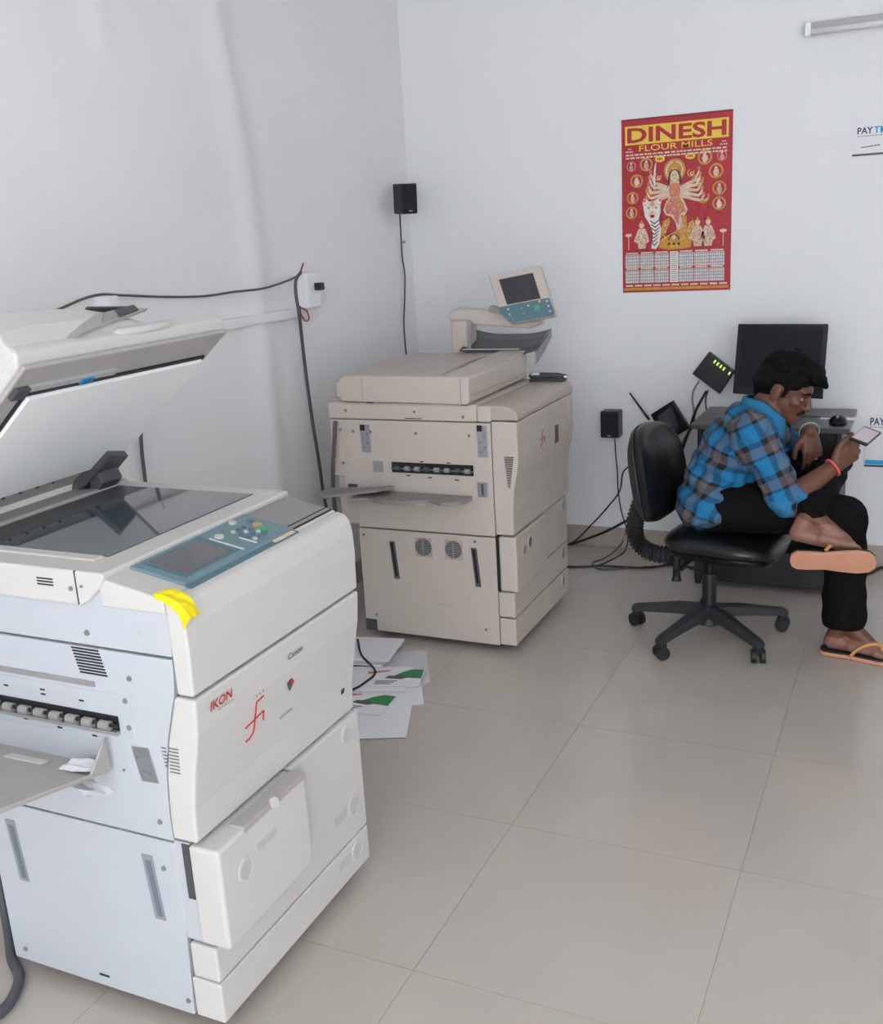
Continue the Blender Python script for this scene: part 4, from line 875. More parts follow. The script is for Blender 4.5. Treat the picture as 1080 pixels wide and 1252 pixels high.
def batten():
    p0, p1 = PY(985, 38, 4.66), PY(1077, 24, 4.66); z = (p0.z + p1.z) / 2
    t = thing('tube_light', 'unlit white tube light batten high on the back wall', 'light', (p0.x + .6, YB, z))
    box('housing', p0.x, p0.x + 1.22, 4.665, YB, z - .006, z + .026, 'cable_pale', t, .003)
    MB().tube([(p0.x + .02, 4.655, z - .010), (p0.x + 1.20, 4.655, z - .010)], .012, 14).build('tube', 'socket_white', t, smooth=True)
    box('end_cap', p0.x + .0, p0.x + .022, 4.642, 4.70, z - .024, z + .026, 'socket_white', t, .003)
    box('end_cap', p0.x + 1.198, p0.x + 1.22, 4.642, 4.70, z - .024, z + .026, 'socket_white', t, .003)
batten()

# ------------------------------------------------------------------ DESK, MONITOR, MOUSE, ROUTERS
def desk():
    t = thing('computer_desk', 'small black computer desk with grey top standing against the back wall', 'desk', (-.55, 4.47, 0))
    MB().prism([(-.862, 4.262, .688), (-.238, 4.238, .688), (-.238, 4.685, .688), (-.862, 4.685, .688)], (0, 0, .022)).build('desk_top', 'desk_top', t, bevel=.003)
    box('side_panel', -.842, -.822, 4.30, 4.675, .03, .688, 'desk_black', t, .002)
    box('side_panel', -.290, -.270, 4.28, 4.675, .03, .688, 'desk_black', t, .002)
    box('back_panel', -.822, -.290, 4.655, 4.672, .12, .688, 'desk_black', t, .002)
    box('keyboard_shelf', -.820, -.292, 4.30, 4.64, .585, .603, 'desk_black', t, .002)
    box('drawer_front', -.820, -.292, 4.29, 4.305, .605, .685, 'desk_black', t, .002)
    box('foot_panel', -.842, -.270, 4.255, 4.275, .028, .175, 'desk_black', t, .003)
    box('bottom_shelf', -.820, -.292, 4.275, 4.655, .15, .168, 'desk_black', t, .002)
    for x in (-.832, -.28):
        for y in (4.29, 4.66): MB().disc((x, y, 0), (0, 0, 1), .014, .031, 14).build('foot', 'rubber', t)
desk()
def monitor():
    y = 4.50
    TLp, TRp, BRp, BLp = PY(903, 396, y + .03), PY(1013, 396, y + .03), PY(1006, 488, y - .02), PY(896, 481, y - .02)
    c = (TLp + TRp + BRp + BLp) / 4
    t = thing('monitor', 'black flat computer monitor standing on the desk behind the man', 'monitor', (c.x, y + .04, .71))
    def q(a, b): return TLp * (1 - a) * (1 - b) + TRp * a * (1 - b) + BRp * a * b + BLp * (1 - a) * b
    n = (TRp - TLp).cross(BLp - TLp).normalized(); n = -n if n.y > 0 else n
    def plate(name, a0, a1, b0, b1, d0, d1, m, parent, bev): return MB().prism([q(a0, b0) + n * d0, q(a1, b0) + n * d0, q(a1, b1) + n * d0, q(a0, b1) + n * d0], n * (d1 - d0)).build(name, m, parent, bevel=bev)
    bz = plate('bezel', 0, 1, 0, 1, -.03, 0, 'black_gloss', t, .004)
    plate('screen', .05, .95, .05, .90, -.001, .0012, 'screen_off', bz, 0)
    plate('rear_housing', .15, .85, .15, .85, -.065, -.03, 'black_plastic', t, .008)
    MB().prism([c + Vector((-.03, .05, 0)), c + Vector((.03, .05, 0)), Vector((c.x + .04, y + .06, .715)), Vector((c.x - .04, y + .06, .715))], (0, .02, 0)).build('stand_neck', 'black_plastic', t, bevel=.003)
    MB().disc((c.x, y + .055, .7102), (0, 0, 1), .11, .010, 32, .10).build('stand_base', 'black_plastic', t)
monitor()
def mouse():
    p = PZ(1025, 513, .725)
    t = thing('computer_mouse', 'black computer mouse resting on the grey desk top', 'mouse', (p.x, p.y, .7105))
    b = MB().sphere((p.x, p.y, .712), (.036, .058, .034), 20, 12); b.v = [Vector((v.x, v.y, max(v.z, .7105))) for v in b.v]
    o = b.build('shell', 'black_gloss', t, smooth=True)
    MB().tube([(p.x - .004, p.y - .028, .740), (p.x + .004, p.y - .028, .740)], .008, 12).build('scroll_wheel', 'grey_plastic', t)
    cable('mouse_lead', [(p.x, p.y + .055, .715), (p.x - .04, p.y + .10, .714), (p.x - .12, p.y + .12, .714), (p.x - .2, p.y + .10, .714)], .002, 'cable_black', parent=t)
    pad = MB().box(p.x - .075, p.x + .07, p.y + .02 + .05, p.y + .115, .7101, .7135).build('notepad', 'paper'); base_shift(pad); tag(pad, 'white paper slip on the desk top behind the mouse', 'paper')
mouse()
def router_box(name, label, pts, y, th, m):
    P = [PY(u, v, y) for u, v in pts]
    t = thing(name, label, 'router', (sum(p.x for p in P) / 4, YB, min(p.z for p in P)))
    o = MB().prism(P, (0, th, 0)).build('case', m, t, bevel=.004, seg=3)
    return t, P
t, P = router_box('modem', 'black modem with green lights hanging askew on the wall beside the monitor', [(867, 430.5), (898, 455), (880, 482), (846.5, 457)], 4.655, .035, 'black_plastic')
e1, e2 = (P[1] - P[0]), (P[3] - P[0])
for k in range(5):
    f = (.30, .42, .54, .66, .88)[k]
    MB().prism([P[0] + e1 * f + e2 * .07 + Vector((0, -.0015, 0)), P[0] + e1 * (f + .055) + e2 * .07 + Vector((0, -.0015, 0)), P[0] + e1 * (f + .055) + e2 * .20 + Vector((0, -.0015, 0)), P[0] + e1 * f + e2 * .20 + Vector((0, -.0015, 0))], (0, .002, 0)).build('indicator_light', 'led_green', t)
t, P = router_box('router', 'dark glossy router with a raised antenna hanging askew on the wall', [(795.6, 507), (822, 490.5), (843, 523.7), (813, 542)], 4.65, .035, 'black_gloss')
e1, e2 = (P[1] - P[0]), (P[3] - P[0])
MB().prism([P[0] + e1 * .2 + e2 * .15 + Vector((0, -.001, 0)), P[0] + e1 * .9 + e2 * .1 + Vector((0, -.001, 0)), P[0] + e1 * .85 + e2 * .85 + Vector((0, -.001, 0)), P[0] + e1 * .2 + e2 * .9 + Vector((0, -.001, 0))], (0, -.004, 0)).build('glossy_lid', 'lcd_dark', t, bevel=.003)
MB().tube([PY(794, 513, 4.655), PY(791, 509, 4.65), PY(770, 480, 4.65)], [.006, .0065, .0035], 10).build('antenna', 'black_plastic', t, smooth=True)
for k in range(4):
    f = .30 + k * .17; c = P[0] + e2 * f - e1 * .07
    MB().obox(c + Vector((0, .014, 0)), e1.normalized() * .009, Vector((0, .008, 0)), e2.normalized() * .007).build('network_plug', ('cable_pale', 'cable_olive', 'cable_pale', 'cable_grey')[k], t, bevel=.002)

def bw(u, v, e=.012): return PY(u, v, YB - e)
cable('network_cable', [bw(855, 466), bw(848, 478), bw(847, 490), bw(849, 505), bw(848, 520), bw(836, 538), bw(828, 560), bw(826, 580), bw(834, 594), bw(848, 604)], .0035, 'cable_olive', 'olive grey network cable curving down from the modem')
cable('network_cable', [bw(864, 478), bw(856, 492, .02), bw(849, 507, .03), bw(843, 526, .06), bw(836, 545, .03), bw(828, 570), bw(812, 600), bw(785, 625), bw(745, 648, .02), bw(715, 660, .025), bw(690, 668, .03)], .006, 'cable_black', 'thick black cable running from the modem down to the beige copier')
cable('network_cable', [bw(866, 477), bw(863, 488), bw(864, 500), bw(868, 515)], .003, 'cable_black', 'short thin black wire below the modem')
cable('network_cable', [bw(772, 568), bw(762, 578), bw(758, 600), bw(745, 618), bw(725, 640), bw(705, 660, .02), bw(690, 668, .03)], .0035, 'cable_black', 'thin black cable bowing across the wall behind the chair back')
cable('speaker_wire', [bw(752, 537), bw(753, 556), bw(755, 575), bw(756, 600), bw(760, 625), bw(766, 645, .02), bw(768, 660, .02), PZ(762, 676, .004), PZ(740, 688, .004), PZ(728, 692, .004)], .003, 'cable_black', 'thin black wire dropping from the back wall speaker to the floor')
cable('network_cable', [bw(800, 535), bw(785, 570), bw(776, 600), bw(774, 620), bw(768, 640, .02), bw(760, 665, .02), PZ(740, 682, .004), PZ(725, 688, .004), PZ(735, 696, .004), PZ(770, 694, .004), PZ(830, 692, .004), PZ(900, 700, .004)], .0035, 'cable_grey', 'grey cable falling from the router and lying along the skirting')
cable('floor_cable', [PZ(660, 690, .006), PZ(700, 693, .006), PZ(740, 692, .006), PZ(790, 694, .006), PZ(830, 689, .006), PZ(850, 696, .006), PZ(900, 702, .006)], .005, 'cable_black', 'black cable lying on the floor along the back wall')
cable('floor_cable', [PZ(1030, 700, .006), PZ(1050, 704, .006), PZ(1066, 700, .006), PZ(1080, 694, .006), PZ(1110, 700, .006)], .006, 'cable_black', 'black cable on the floor behind the raised sandal')

# ------------------------------------------------------------------ OFFICE CHAIR
def chair():
    cx, cy = -.675, 3.70
    t = thing('office_chair', 'black swivel office chair with vinyl cushions and a five star base', 'chair', (cx, cy, 0))
    A = math.radians(-10); f = Vector((math.cos(A), math.sin(A), 0)); s = Vector((-math.sin(A), math.cos(A), 0)); u = Vector((0, 0, 1)); C0 = Vector((cx, cy, 0))
    def L(a, b, z): return C0 + f * a + s * b + u * z
    # star base
    MB().disc(L(0, 0, .055), u, .045, .075, 24, .034).build('base_hub', 'chair_plastic', t, bevel=.004)
    for ang in (29, 101, 173, 245, 317):
        d = Vector((math.cos(math.radians(ang)), math.sin(math.radians(ang)), 0)); p = Vector((-d.y, d.x, 0))
        def sec(r, z, wd, h): c = C0 + d * r + u * z; return [c - p * wd - u * h, c + p * wd - u * h, c + p * wd * .8 + u * h * .6, c + p * wd * .35 + u * h, c - p * wd * .35 + u * h, c - p * wd * .8 + u * h * .6]
        lg = MB().loft([sec(.02, .110, .030, .022), sec(.12, .103, .029, .020), sec(.22, .088, .024, .016), sec(.285, .078, .022, .014), sec(.305, .074, .018, .010)]).build('base_leg', 'chair_plastic', t, bevel=.003)
        c = C0 + d * .288 + Vector((0, 0, .027)); q = (d * .5 + p * .86)
        ca = MB().obox(c + u * .022, d * .016, p * .016, u * .018).build('caster', 'rubber', t, bevel=.006, seg=3)
        for k in (-1, 1):
            MB().tube([c + q * (k * .008), c + q * (k * .023)], .026, 18).build('caster_wheel', 'rubber', ca, smooth=True, sharp=40)
    # gas lift
    MB().tube([L(0, 0, .12), L(0, 0, .255)], .026, 20).build('lift_cover', 'black_plastic', t, smooth=True, sharp=40)
    MB().tube([L(0, 0, .25), L(0, 0, .35)], .019, 20).build('lift_column', 'black_gloss', t, smooth=True, sharp=40)
    # mechanism under the seat
    mech = MB().obox(L(-.02, 0, .338), f * .10, s * .07, u * .018).build('seat_mechanism', 'black_plastic', t, bevel=.006)
    MB().tube([L(-.03, -.06, .33), L(-.04, -.16, .325), L(-.045, -.22, .318)], .006, 10).build('height_lever', 'black_plastic', mech)
    MB().tube([L(-.11, -.05, .32), L(-.11, -.05, .24), L(-.11, -.05, .225)], [.014, .014, .020], 12).build('tilt_knob', 'black_plastic', mech)
    MB().obox(L(-.115, 0, .30), f * .02, s * .03, u * .045).build('tilt_block', 'black_plastic', mech, bevel=.005)
    # seat: pan and cushion
    def outline(k, grow, z, n=36):
        pts = []
        for i in range(n):
            th = 2 * PI * i / n; ca, sa = math.cos(th), math.sin(th); e = .55
            pts.append(L(.070 + (abs(ca) ** e) * (1 if ca > 0 else -1) * (.192 + grow), (abs(sa) ** e) * (1 if sa > 0 else -1) * (.205 + grow), z + (.012 * ca * ca if k else 0) - (.022 * max(0, ca) ** 3)))
        return pts
    MB().loft([outline(0, -.05, .352), outline(0, -.008, .362), outline(0, 0, .374), outline(0, -.002, .384)]).build('seat_pan', 'black_gloss', t, smooth=True, sharp=50)
    MB().loft([outline(0, -.004, .384), outline(0, .008, .395), outline(0, .012, .412), outline(0, 0, .428), outline(0, -.03, .438), outline(0, -.10, .442), outline(0, -.18, .440)]).build('seat_cushion', 'chair_vinyl', t, smooth=True, sharp=60)
    # backrest: oval cushion with shell and welt, tilted
    bt = math.radians(9); bu = (u * math.cos(bt) - f * math.sin(bt)).normalized(); bn = (f * math.cos(bt) + u * math.sin(bt)).normalized(); BC = L(-.235, 0, .628)
    def boutline(grow, d, n=40):
        pts = []
        for i in range(n):
            th = 2 * PI * i / n; ca, sa = math.cos(th), math.sin(th); e = .72
            a_ = (abs(ca) ** e) * (1 if ca > 0 else -1) * (.185 + grow) * (1.0 - .08 * sa); b_ = (abs(sa) ** e) * (1 if sa > 0 else -1) * (.178 + grow)
            curve = .10 * (a_ / .2) ** 2 * .4
            pts.append(BC + s * a_ + bu * b_ + bn * (d + curve))
        return pts
    MB().loft([boutline(-.12, -.045), boutline(-.04, -.040), boutline(-.004, -.022), boutline(0, -.008)]).build('back_shell', 'chair_plastic', t, smooth=True, sharp=60)
    bc = MB().loft([boutline(-.002, -.008), boutline(.006, .004), boutline(.004, .028), boutline(-.02, .046), boutline(-.08, .056), boutline(-.16, .060)]).build('back_cushion', 'chair_vinyl', t, smooth=True, sharp=60)
    MB().loft([[p + (p - BC).normalized() * (.004 * math.cos(2 * PI * k / 6)) + bn * (.004 * math.sin(2 * PI * k / 6)) for k in range(6)] for p in boutline(.002, -.008)], cap=False, close=True).build('welt', 'chair_plastic', bc, smooth=True)
    # ribbed bellows over the back bar
    base = [L(-.275, 0, .50), L(-.298, 0, .43), L(-.300, 0, .37), L(-.275, 0, .325), L(-.22, 0, .302), L(-.14, 0, .305), L(-.08, 0, .32)]
    pts = spline(base, 9); rad = [.030 + (.006 if i % 2 else -.003) for i in range(len(pts))]
    MB().tube(pts, rad, 16).build('back_bar_bellows', 'chair_plastic', t, smooth=True, sharp=30)
    return t
chair()

# ------------------------------------------------------------------ PERSON
def ico(c, axes, ru=14, rv=10):
    # ellipsoid from three axis vectors
    c = Vector(c); a, b, d = map(Vector, axes); v = [c + d]; f = []
    for i in range(1, rv):
        th = PI * i / rv
        for k in range(ru): ph = 2 * PI * k / ru; v.append(c + d * math.cos(th) + (a * math.cos(ph) + b * math.sin(ph)) * math.sin(th))
    v.append(c - d); n = len(v)
    for k in range(ru): f.append((0, 1 + k, 1 + (k + 1) % ru))
    for i in range(rv - 2):
        for k in range(ru): p = 1 + i * ru; f.append((p + k, p + ru + k, p + ru + (k + 1) % ru, p + (k + 1) % ru))
    p = 1 + (rv - 2) * ru
    for k in range(ru): f.append((n - 1, p + (k + 1) % ru, p + k))
    return v, f
class Soup:
    def __init__(s): s.mb = MB()
    def ell(s, c, axes): s.mb.add(*ico(c, axes)); return s
    def ball(s, c, r): return s.ell(c, ((r, 0, 0), (0, r, 0), (0, 0, r)))
    def cap(s, p0, r0, p1, r1, k=4):
        p0, p1 = Vector(p0), Vector(p1); d = p1 - p0; L = d.length; t = d.normalized(); a = t.orthogonal().normalized(); b = t.cross(a); n = 14; rings = []
        for i in range(1, k + 1):
            th = PI / 2 * i / k; rings.append((p0 - t * r0 * math.cos(th), r0 * math.sin(th)))
        for i in range(1, 4): q = i / 4; rings.append((p0 + d * q, r0 + (r1 - r0) * q))
        for i in range(k, 0, -1):
            th = PI / 2 * i / k; rings.append((p1 + t * r1 * math.cos(th), r1 * math.sin(th)))
        v = [p0 - t * r0]
        for c, r in rings: v += [c + (a * math.cos(2 * PI * j / n) + b * math.sin(2 * PI * j / n)) * r for j in range(n)]
        v.append(p1 + t * r1); f = []
        for j in range(n): f.append((0, 1 + (j + 1) % n, 1 + j))
        for i in range(len(rings) - 1):
            for j in range(n): q = 1 + i * n; f.append((q + j, q + (j + 1) % n, q + n + (j + 1) % n, q + n + j))
        q = 1 + (len(rings) - 1) * n
        for j in range(n): f.append((len(v) - 1, q + j, q + (j + 1) % n))
        s.mb.add(v, f); return s
    def chain(s, pts):
        for (p0, r0), (p1, r1) in zip(pts, pts[1:]): s.cap(p0, r0, p1, r1)
        return s
    def bake(s, name, material, parent, voxel=.005, smooth=4, factor=.5, noise=None):
        me = bpy.data.meshes.new(name); me.from_pydata([tuple(v) for v in s.mb.v], [], s.mb.f)
        bm = bmesh.new(); bm.from_mesh(me); bmesh.ops.recalc_face_normals(bm, faces=bm.faces); bm.to_mesh(me); bm.free()
        o = bpy.data.objects.new(name, me); COL.objects.link(o)
        r = o.modifiers.new('r', 'REMESH'); r.mode = 'VOXEL'; r.voxel_size = voxel
        if smooth: m = o.modifiers.new('s', 'SMOOTH'); m.iterations = smooth; m.factor = factor
        dg = bpy.context.evaluated_depsgraph_get(); dg.update()
        out = bpy.data.meshes.new_from_object(o.evaluated_get(dg)); bpy.data.objects.remove(o); bpy.data.meshes.remove(me)
        if noise:
            out.update(); nn = [v.normal.copy() for v in out.vertices]
            for v, n in zip(out.vertices, nn): v.co = v.co + n * noise(v.co)
        off = root_of(parent)
        out.transform(Matrix.Translation(-off)); out.materials.clear(); out.materials.append(MATS[material])
        for p in out.polygons: p.use_smooth = True
        o = bpy.data.objects.new(name, out); COL.objects.link(o); o.parent = parent; return o

def hand(sp, wrist, d, nrm, side, curls, thumb, spread=.06, scale=1.0, base=.075):
    # d: wrist to knuckles, nrm: palm side (fingers curl that way), side: direction of the thumb
    W0 = Vector(wrist); d = Vector(d).normalized(); nrm = Vector(nrm); nrm = (nrm - d * nrm.dot(d)).normalized(); sd = Vector(side); sd = (sd - d * sd.dot(d) - nrm * sd.dot(nrm)).normalized()
    S = scale
    for k in range(4):
        b = W0 + d * (base * S) + sd * ((.027 - .018 * k) * S)
        sp.cap(W0 + d * .008 * S + sd * ((.014 - .009 * k) * S), .017 * S, b, .0115 * S)
    sp.ell(W0 + d * .045 * S, (d * .045 * S, sd * .036 * S, nrm * .015 * S))
    lens = [(.040, .025, .020), (.044, .028, .021), (.041, .026, .020), (.032, .020, .018)]
    for k in range(4):
        p = W0 + d * (base * S) + sd * ((.027 - .018 * k) * S); ang = 0; r = (.0092, .0094, .009, .0080)[k] * S
        dirv = (d + sd * (spread * (1.5 - k))).normalized()
        for j in range(3):
            ang += curls[k][j]; v = dirv * math.cos(ang) + nrm * math.sin(ang); q = p + v * lens[k][j] * S
            sp.cap(p, r, q, r * .88); p = q; r *= .9
    p = W0 + d * .020 * S + sd * .024 * S
    pts = [(p, .016 * S)]
    for (a, b, c, l, r) in thumb:
        p = p + (d * a + sd * b + nrm * c).normalized() * l * S; pts.append((p, r * S))
    sp.chain(pts)

def person():
    Y0 = 3.74
    pel = PY(878, 632, Y0); pel.z = .535
    t = thing('person', 'seated person in a blue plaid shirt and dark trousers, leaning over a phone', 'person', (pel.x + .15, Y0, 0))
    # ---- joints
    waist = PY(878, 592, Y0); waist.z = .615; chest = PY(900, 548, Y0); upch = PY(922, 518, Y0); nbase = PY(943, 502, Y0)
    shR = PY(922, 528, Y0 - .165); shL = PY(934, 520, Y0 + .165)
    elR = PY(962, 612, 3.555); wrR = PY(1021, 570, 3.655)
    elL = Vector((-.385, 4.03, .60)); wrL = PY(990, 528, 3.86)
    hipR = Vector((pel.x + .03, Y0 - .09, .533)); hipL = Vector((pel.x + .03, Y0 + .09, .545))
    knR = PY(1036, 630, 3.655); anR = PY(1032, 758, 3.665)
    knL = PY(1020, 562, 3.96); anL = PY(990, 628, 3.535)
    hd = PY(962, 468, Y0)
    hu = Vector((.44, -.05, .89)).normalized(); hf = Vector((.88, -.12, -.45)); hf = (hf - hu * hf.dot(hu)).normalized(); hr = hf.cross(hu).normalized()   # hr points to his right (towards -y)
    def Hh(f_, r_, u_): return hd + hf * f_ + hr * r_ + hu * u_
    # ---- body: one continuous skin surface
    b = Soup()
    b.ell(Hh(-.006, 0, .012), (hf * .096, hr * .074, hu * .092))
    b.ell(Hh(.032, 0, -.052), (hf * .060, hr * .056, hu * .070))
    b.ell(Hh(.050, 0, -.090), (hf * .042, hr * .040, hu * .030))
    b.ball(Hh(.078, 0, -.106), .020)
    b.ell(Hh(.078, 0, .008), (hf * .018, hr * .052, hu * .016))
    b.cap(Hh(.090, 0, -.012), .010, Hh(.110, 0, -.046), .0125); b.ball(Hh(.100, .010, -.050), .009); b.ball(Hh(.100, -.010, -.050), .009)
    b.ell(Hh(.088, 0, -.076), (hf * .012, hr * .024, hu * .009)); b.ell(Hh(.086, 0, -.088), (hf * .011, hr * .021, hu * .008))
    for s in (1, -1):
        b.ell(Hh(-.006, s * .074, -.030), (hf * .020 + hr * s * .006, hr * .007, hu * .032)); b.ball(Hh(-.002, s * .072, -.055), .009)
        b.ell(Hh(.060, s * .036, -.035), (hf * .028, hr * .022, hu * .022))
    b.cap(Hh(-.025, 0, -.05), .056, nbase + Vector((-.015, 0, -.01)), .060)
    # torso, arms and legs under the clothes
    b.chain([(pel, .11), (waist, .10), (chest, .105), (upch, .085), (nbase, .06)])
    b.chain([(upch, .07), (shR, .055), (elR, .042)]); b.chain([(upch, .07), (shL, .055), (elL, .042)])
    m_ = elR.lerp(wrR, .35); b.chain([(elR, .041), (m_, .039), (wrR, .026)])
    m_ = elL.lerp(wrL, .35); b.chain([(elL, .041), (m_, .038), (wrL, .026)])
    for hp, kn, an in ((hipR, knR, anR), (hipL, knL, anL)): b.chain([(pel, .1), (hp, .078), (kn, .05), (kn.lerp(an, .35), .048), (an, .034)])
    # right hand holding the phone
    hdR = (PY(1046, 549, 3.69) - wrR).normalized()
    hand(b, wrR, hdR, (.25, .75, .55), (-.5, -.2, .8), [(.45, .75, .6), (.5, .8, .6), (.55, .85, .6), (.6, .9, .6)], [(.75, .55, .05, .036, .0125), (.95, .25, -.1, .032, .011), (1, -.15, -.05, .026, .0095)], .03)
    # left hand hanging from the wrist
    hdL = (PY(994, 556, 3.845) - wrL).normalized()
    hand(b, wrL, hdL, (-.35, .75, .0), (-.9, -.1, 0), [(.30, .45, .3), (.22, .35, .3), (.18, .35, .3), (.2, .35, .3)], [(.6, .75, .2, .032, .0125), (.95, .35, .2, .028, .011), (1, .1, .3, .022, .0095)], .09)
    # feet
    def foot(ank, fw, dn, heel_c, ball_c, side):
        fw = Vector(fw).normalized(); dn = Vector(dn); dn = (dn - fw * dn.dot(fw)).normalized(); sd = fw.cross(dn).normalized()
        b.chain([(ank, .035), (heel_c, .030)]); b.chain([(ank, .034), (ball_c - dn * .012 - fw * .02, .025), (ball_c, .019)])
        b.chain([(heel_c, .029), (heel_c.lerp(ball_c, .5), .026), (ball_c, .021)])
        for k in range(-1, 2): b.cap(heel_c.lerp(ball_c, .45) + sd * k * .014, .022, ball_c + sd * k * .020, .017)
        for k in range(5):
            o = ball_c + sd * ((k - 2) * .0165 * side); l = (.040, .038, .034, .029, .023)[k]; r = (.0115, .0085, .008, .0076, .007)[k]
            b.cap(o, r * 1.2, o + fw * l + dn * .004, r)
        return fw, dn, sd
    heelR = Vector((anR.x - .035, anR.y, .050)); ballR = Vector((anR.x + .115, anR.y - .02, .038))
    fR = foot(anR, ballR - heelR, (0, 0, -1), heelR, ballR, 1)
    heelL = PY(976, 652, 3.520); ballL = PY(1040, 668, 3.535)
    fL = foot(anL, ballL - heelL, (0, -.5, -.87), heelL, ballL, -1)
    body = b.bake('body', 'skin', t, voxel=.0042, smooth=3, factor=.5)
    body.data.materials.append(MATS['foot_skin'])
    offb = root_of(t)
    for pl in body.data.polygons:
        c = pl.center + offb
        if min((c - heelL.lerp(ballL, q)).length for q in (0, .5, 1, 1.3)) < .062 or c.z < .075: pl.material_index = 1
    # ---- face details
    for s in (1, -1):
        e = MB().add(*ico(Hh(.0800, s * .031, -.0185), (hf * .0085, hr * .0125, hu * .0046))).build('eye', 'eye_white', t, smooth=True)
        MB().add(*ico(Hh(.0842, s * .0315, -.0190), (hf * .0050, hr * .0060, hu * .0046))).build('iris', 'eye_dark', e, smooth=True)
        MB().tube(spline([Hh(.086, s * .019, -.0150), Hh(.0905, s * .031, -.0125), Hh(.083, s * .044, -.0150)], 4), [.0018] + [.0034] * 7 + [.0018], 6).build('eyelid', 'skin', t, smooth=True)
        MB().tube([Hh(.094, s * .014, .004), Hh(.094, s * .032, .010), Hh(.080, s * .052, .004)], [.003, .0045, .002], 6).build('eyebrow', 'hair', t)
    MB().tube(spline([Hh(.088, .026, -.076), Hh(.099, .012, -.067), Hh(.101, 0, -.065), Hh(.099, -.012, -.067), Hh(.088, -.026, -.076)], 4), [.002] + [.0045] * 15 + [.002], 6).build('moustache', 'hair', t)
    MB().tube(spline([Hh(.089, .018, -.084), Hh(.0985, 0, -.083), Hh(.089, -.018, -.084)], 4), .003, 6).build('lips', 'lip', t)
    # ---- hair
    h = Soup()
    h.ell(Hh(-.014, 0, .034), (hf * .100, hr * .083, hu * .082)); h.ell(Hh(-.045, 0, .0), (hf * .066, hr * .080, hu * .080))
    h.ell(Hh(.050, 0, .078), (hf * .055, hr * .060, hu * .036)); h.ell(Hh(.088, .010, .062), (hf * .030, hr * .044, hu * .026))
    h.cap(Hh(-.060, 0, -.03), .056, Hh(-.055, 0, -.06), .040)
    for s in (1, -1): h.ell(Hh(.035, s * .066, .035), (hf * .034, hr * .016, hu * .034)); h.cap(Hh(.026, s * .071, .01), .010, Hh(.022, s * .072, -.030), .006)
    for k in range(46):
        a = random.uniform(-2.6, 2.6); e_ = random.uniform(.15, 1.4); d = hf * (math.cos(e_) * math.cos(a)) + hr * (math.cos(e_) * math.sin(a)) + hu * math.sin(e_)
        p = Hh(-.012, 0, .03) + hf * d.dot(hf) * .095 + hr * d.dot(hr) * .078 + hu * d.dot(hu) * .082
        h.cap(p, .013, p + d * .012 + hf * random.uniform(.0, .018) - hu * .006, .005)
    h.cap(Hh(.10, .012, .066), .020, Hh(.124, .016, .055), .011); h.cap(Hh(.10, -.02, .06), .018, Hh(.115, -.028, .045), .008)
    h.bake('hair', 'hair', t, voxel=.004, smooth=2)
    # ---- shirt
    g = Soup()
    F2 = (upch - chest).normalized(); X_ = Vector((0, 1, 0))
    def sec(c, up, dep, wid, hh): up = up.normalized(); fr = up.cross(X_).normalized(); g.ell(c, (fr * dep, X_ * wid, up * hh))
    sec(pel + Vector((-.012, 0, -.020)), waist - pel, .142, .206, .085); sec(pel + Vector((-.010, 0, .012)), waist - pel, .138, .200, .10); sec(pel.lerp(waist, .5) + Vector((-.004, 0, 0)), waist - pel, .122, .166, .10); sec(waist, chest - waist, .122, .165, .12)
    sec(waist.lerp(chest, .5), chest - waist, .125, .168, .12); sec(chest, upch - chest, .127, .175, .12); sec(upch + Vector((-.012, 0, -.012)), nbase - upch, .105, .172, .085)
    g.cap(shR + Vector((-.01, .02, -.01)), .078, shL + Vector((-.01, -.02, -.01)), .078)
    g.cap(upch + Vector((-.01, 0, .0)), .092, nbase + Vector((-.022, 0, -.012)), .070)
    for sh, el in ((shR, elR), (shL, elL)):
        g.chain([(sh + Vector((-.008, 0, -.006)), .079), (sh.lerp(el, .45), .066), (sh.lerp(el, .88), .060), (sh.lerp(el, 1.02), .056)])
    def wr_noise(c):
        return .0045 * math.sin(c.z * 70 + c.x * 45 + 2 * math.sin(c.y * 30)) + .0035 * math.sin(c.x * 95 - c.z * 40 + c.y * 60)
    shirt = g.bake('shirt', 'plaid_cotton', t, voxel=.0065, smooth=5, noise=wr_noise)
    me = shirt.data; off = root_of(t)
    segs = [('t', pel - (waist - pel), waist), ('t', waist, chest), ('t', chest, nbase), ('a', shR, elR), ('a', shL, elL)]
    acc = [0.0]
    at = me.attributes.new('weave', 'FLOAT_VECTOR', 'CORNER')
    vals = [0.0] * (3 * len(me.loops))
    def seg_d(p, a, b):
        ab = b - a; q = max(0, min(1, (p - a).dot(ab) / ab.length_squared)); return (p - (a + ab * q)).length
    for p in me.polygons:
        c = p.center + off
        da = [seg_d(c, s[1], s[2]) - (.130 if s[0] == 't' else .055) for s in segs]; k = min(range(5), key=lambda i: da[i])
        for li in p.loop_indices:
            v = me.vertices[me.loops[li].vertex_index].co + off
            if segs[k][0] == 't':
                # along the bent spine, around by y and depth
                up = (upch - pel).normalized(); fr = up.cross(X_).normalized(); q = v - pel
                uu, vv = q.y * .75 + q.dot(fr) * .9, q.dot(up) + .08 * q.dot(fr)
            else:
                a_, b_ = segs[k][1], segs[k][2]; ax = (b_ - a_).normalized(); q = v - a_; e1 = ax.cross(X_).normalized()
                e2 = ax.cross(e1); vv = q.dot(ax); uu = math.atan2(q.dot(e1), q.dot(e2)) * .066
            vals[li * 3] = uu; vals[li * 3 + 1] = vv
    at.data.foreach_set('vector', vals)
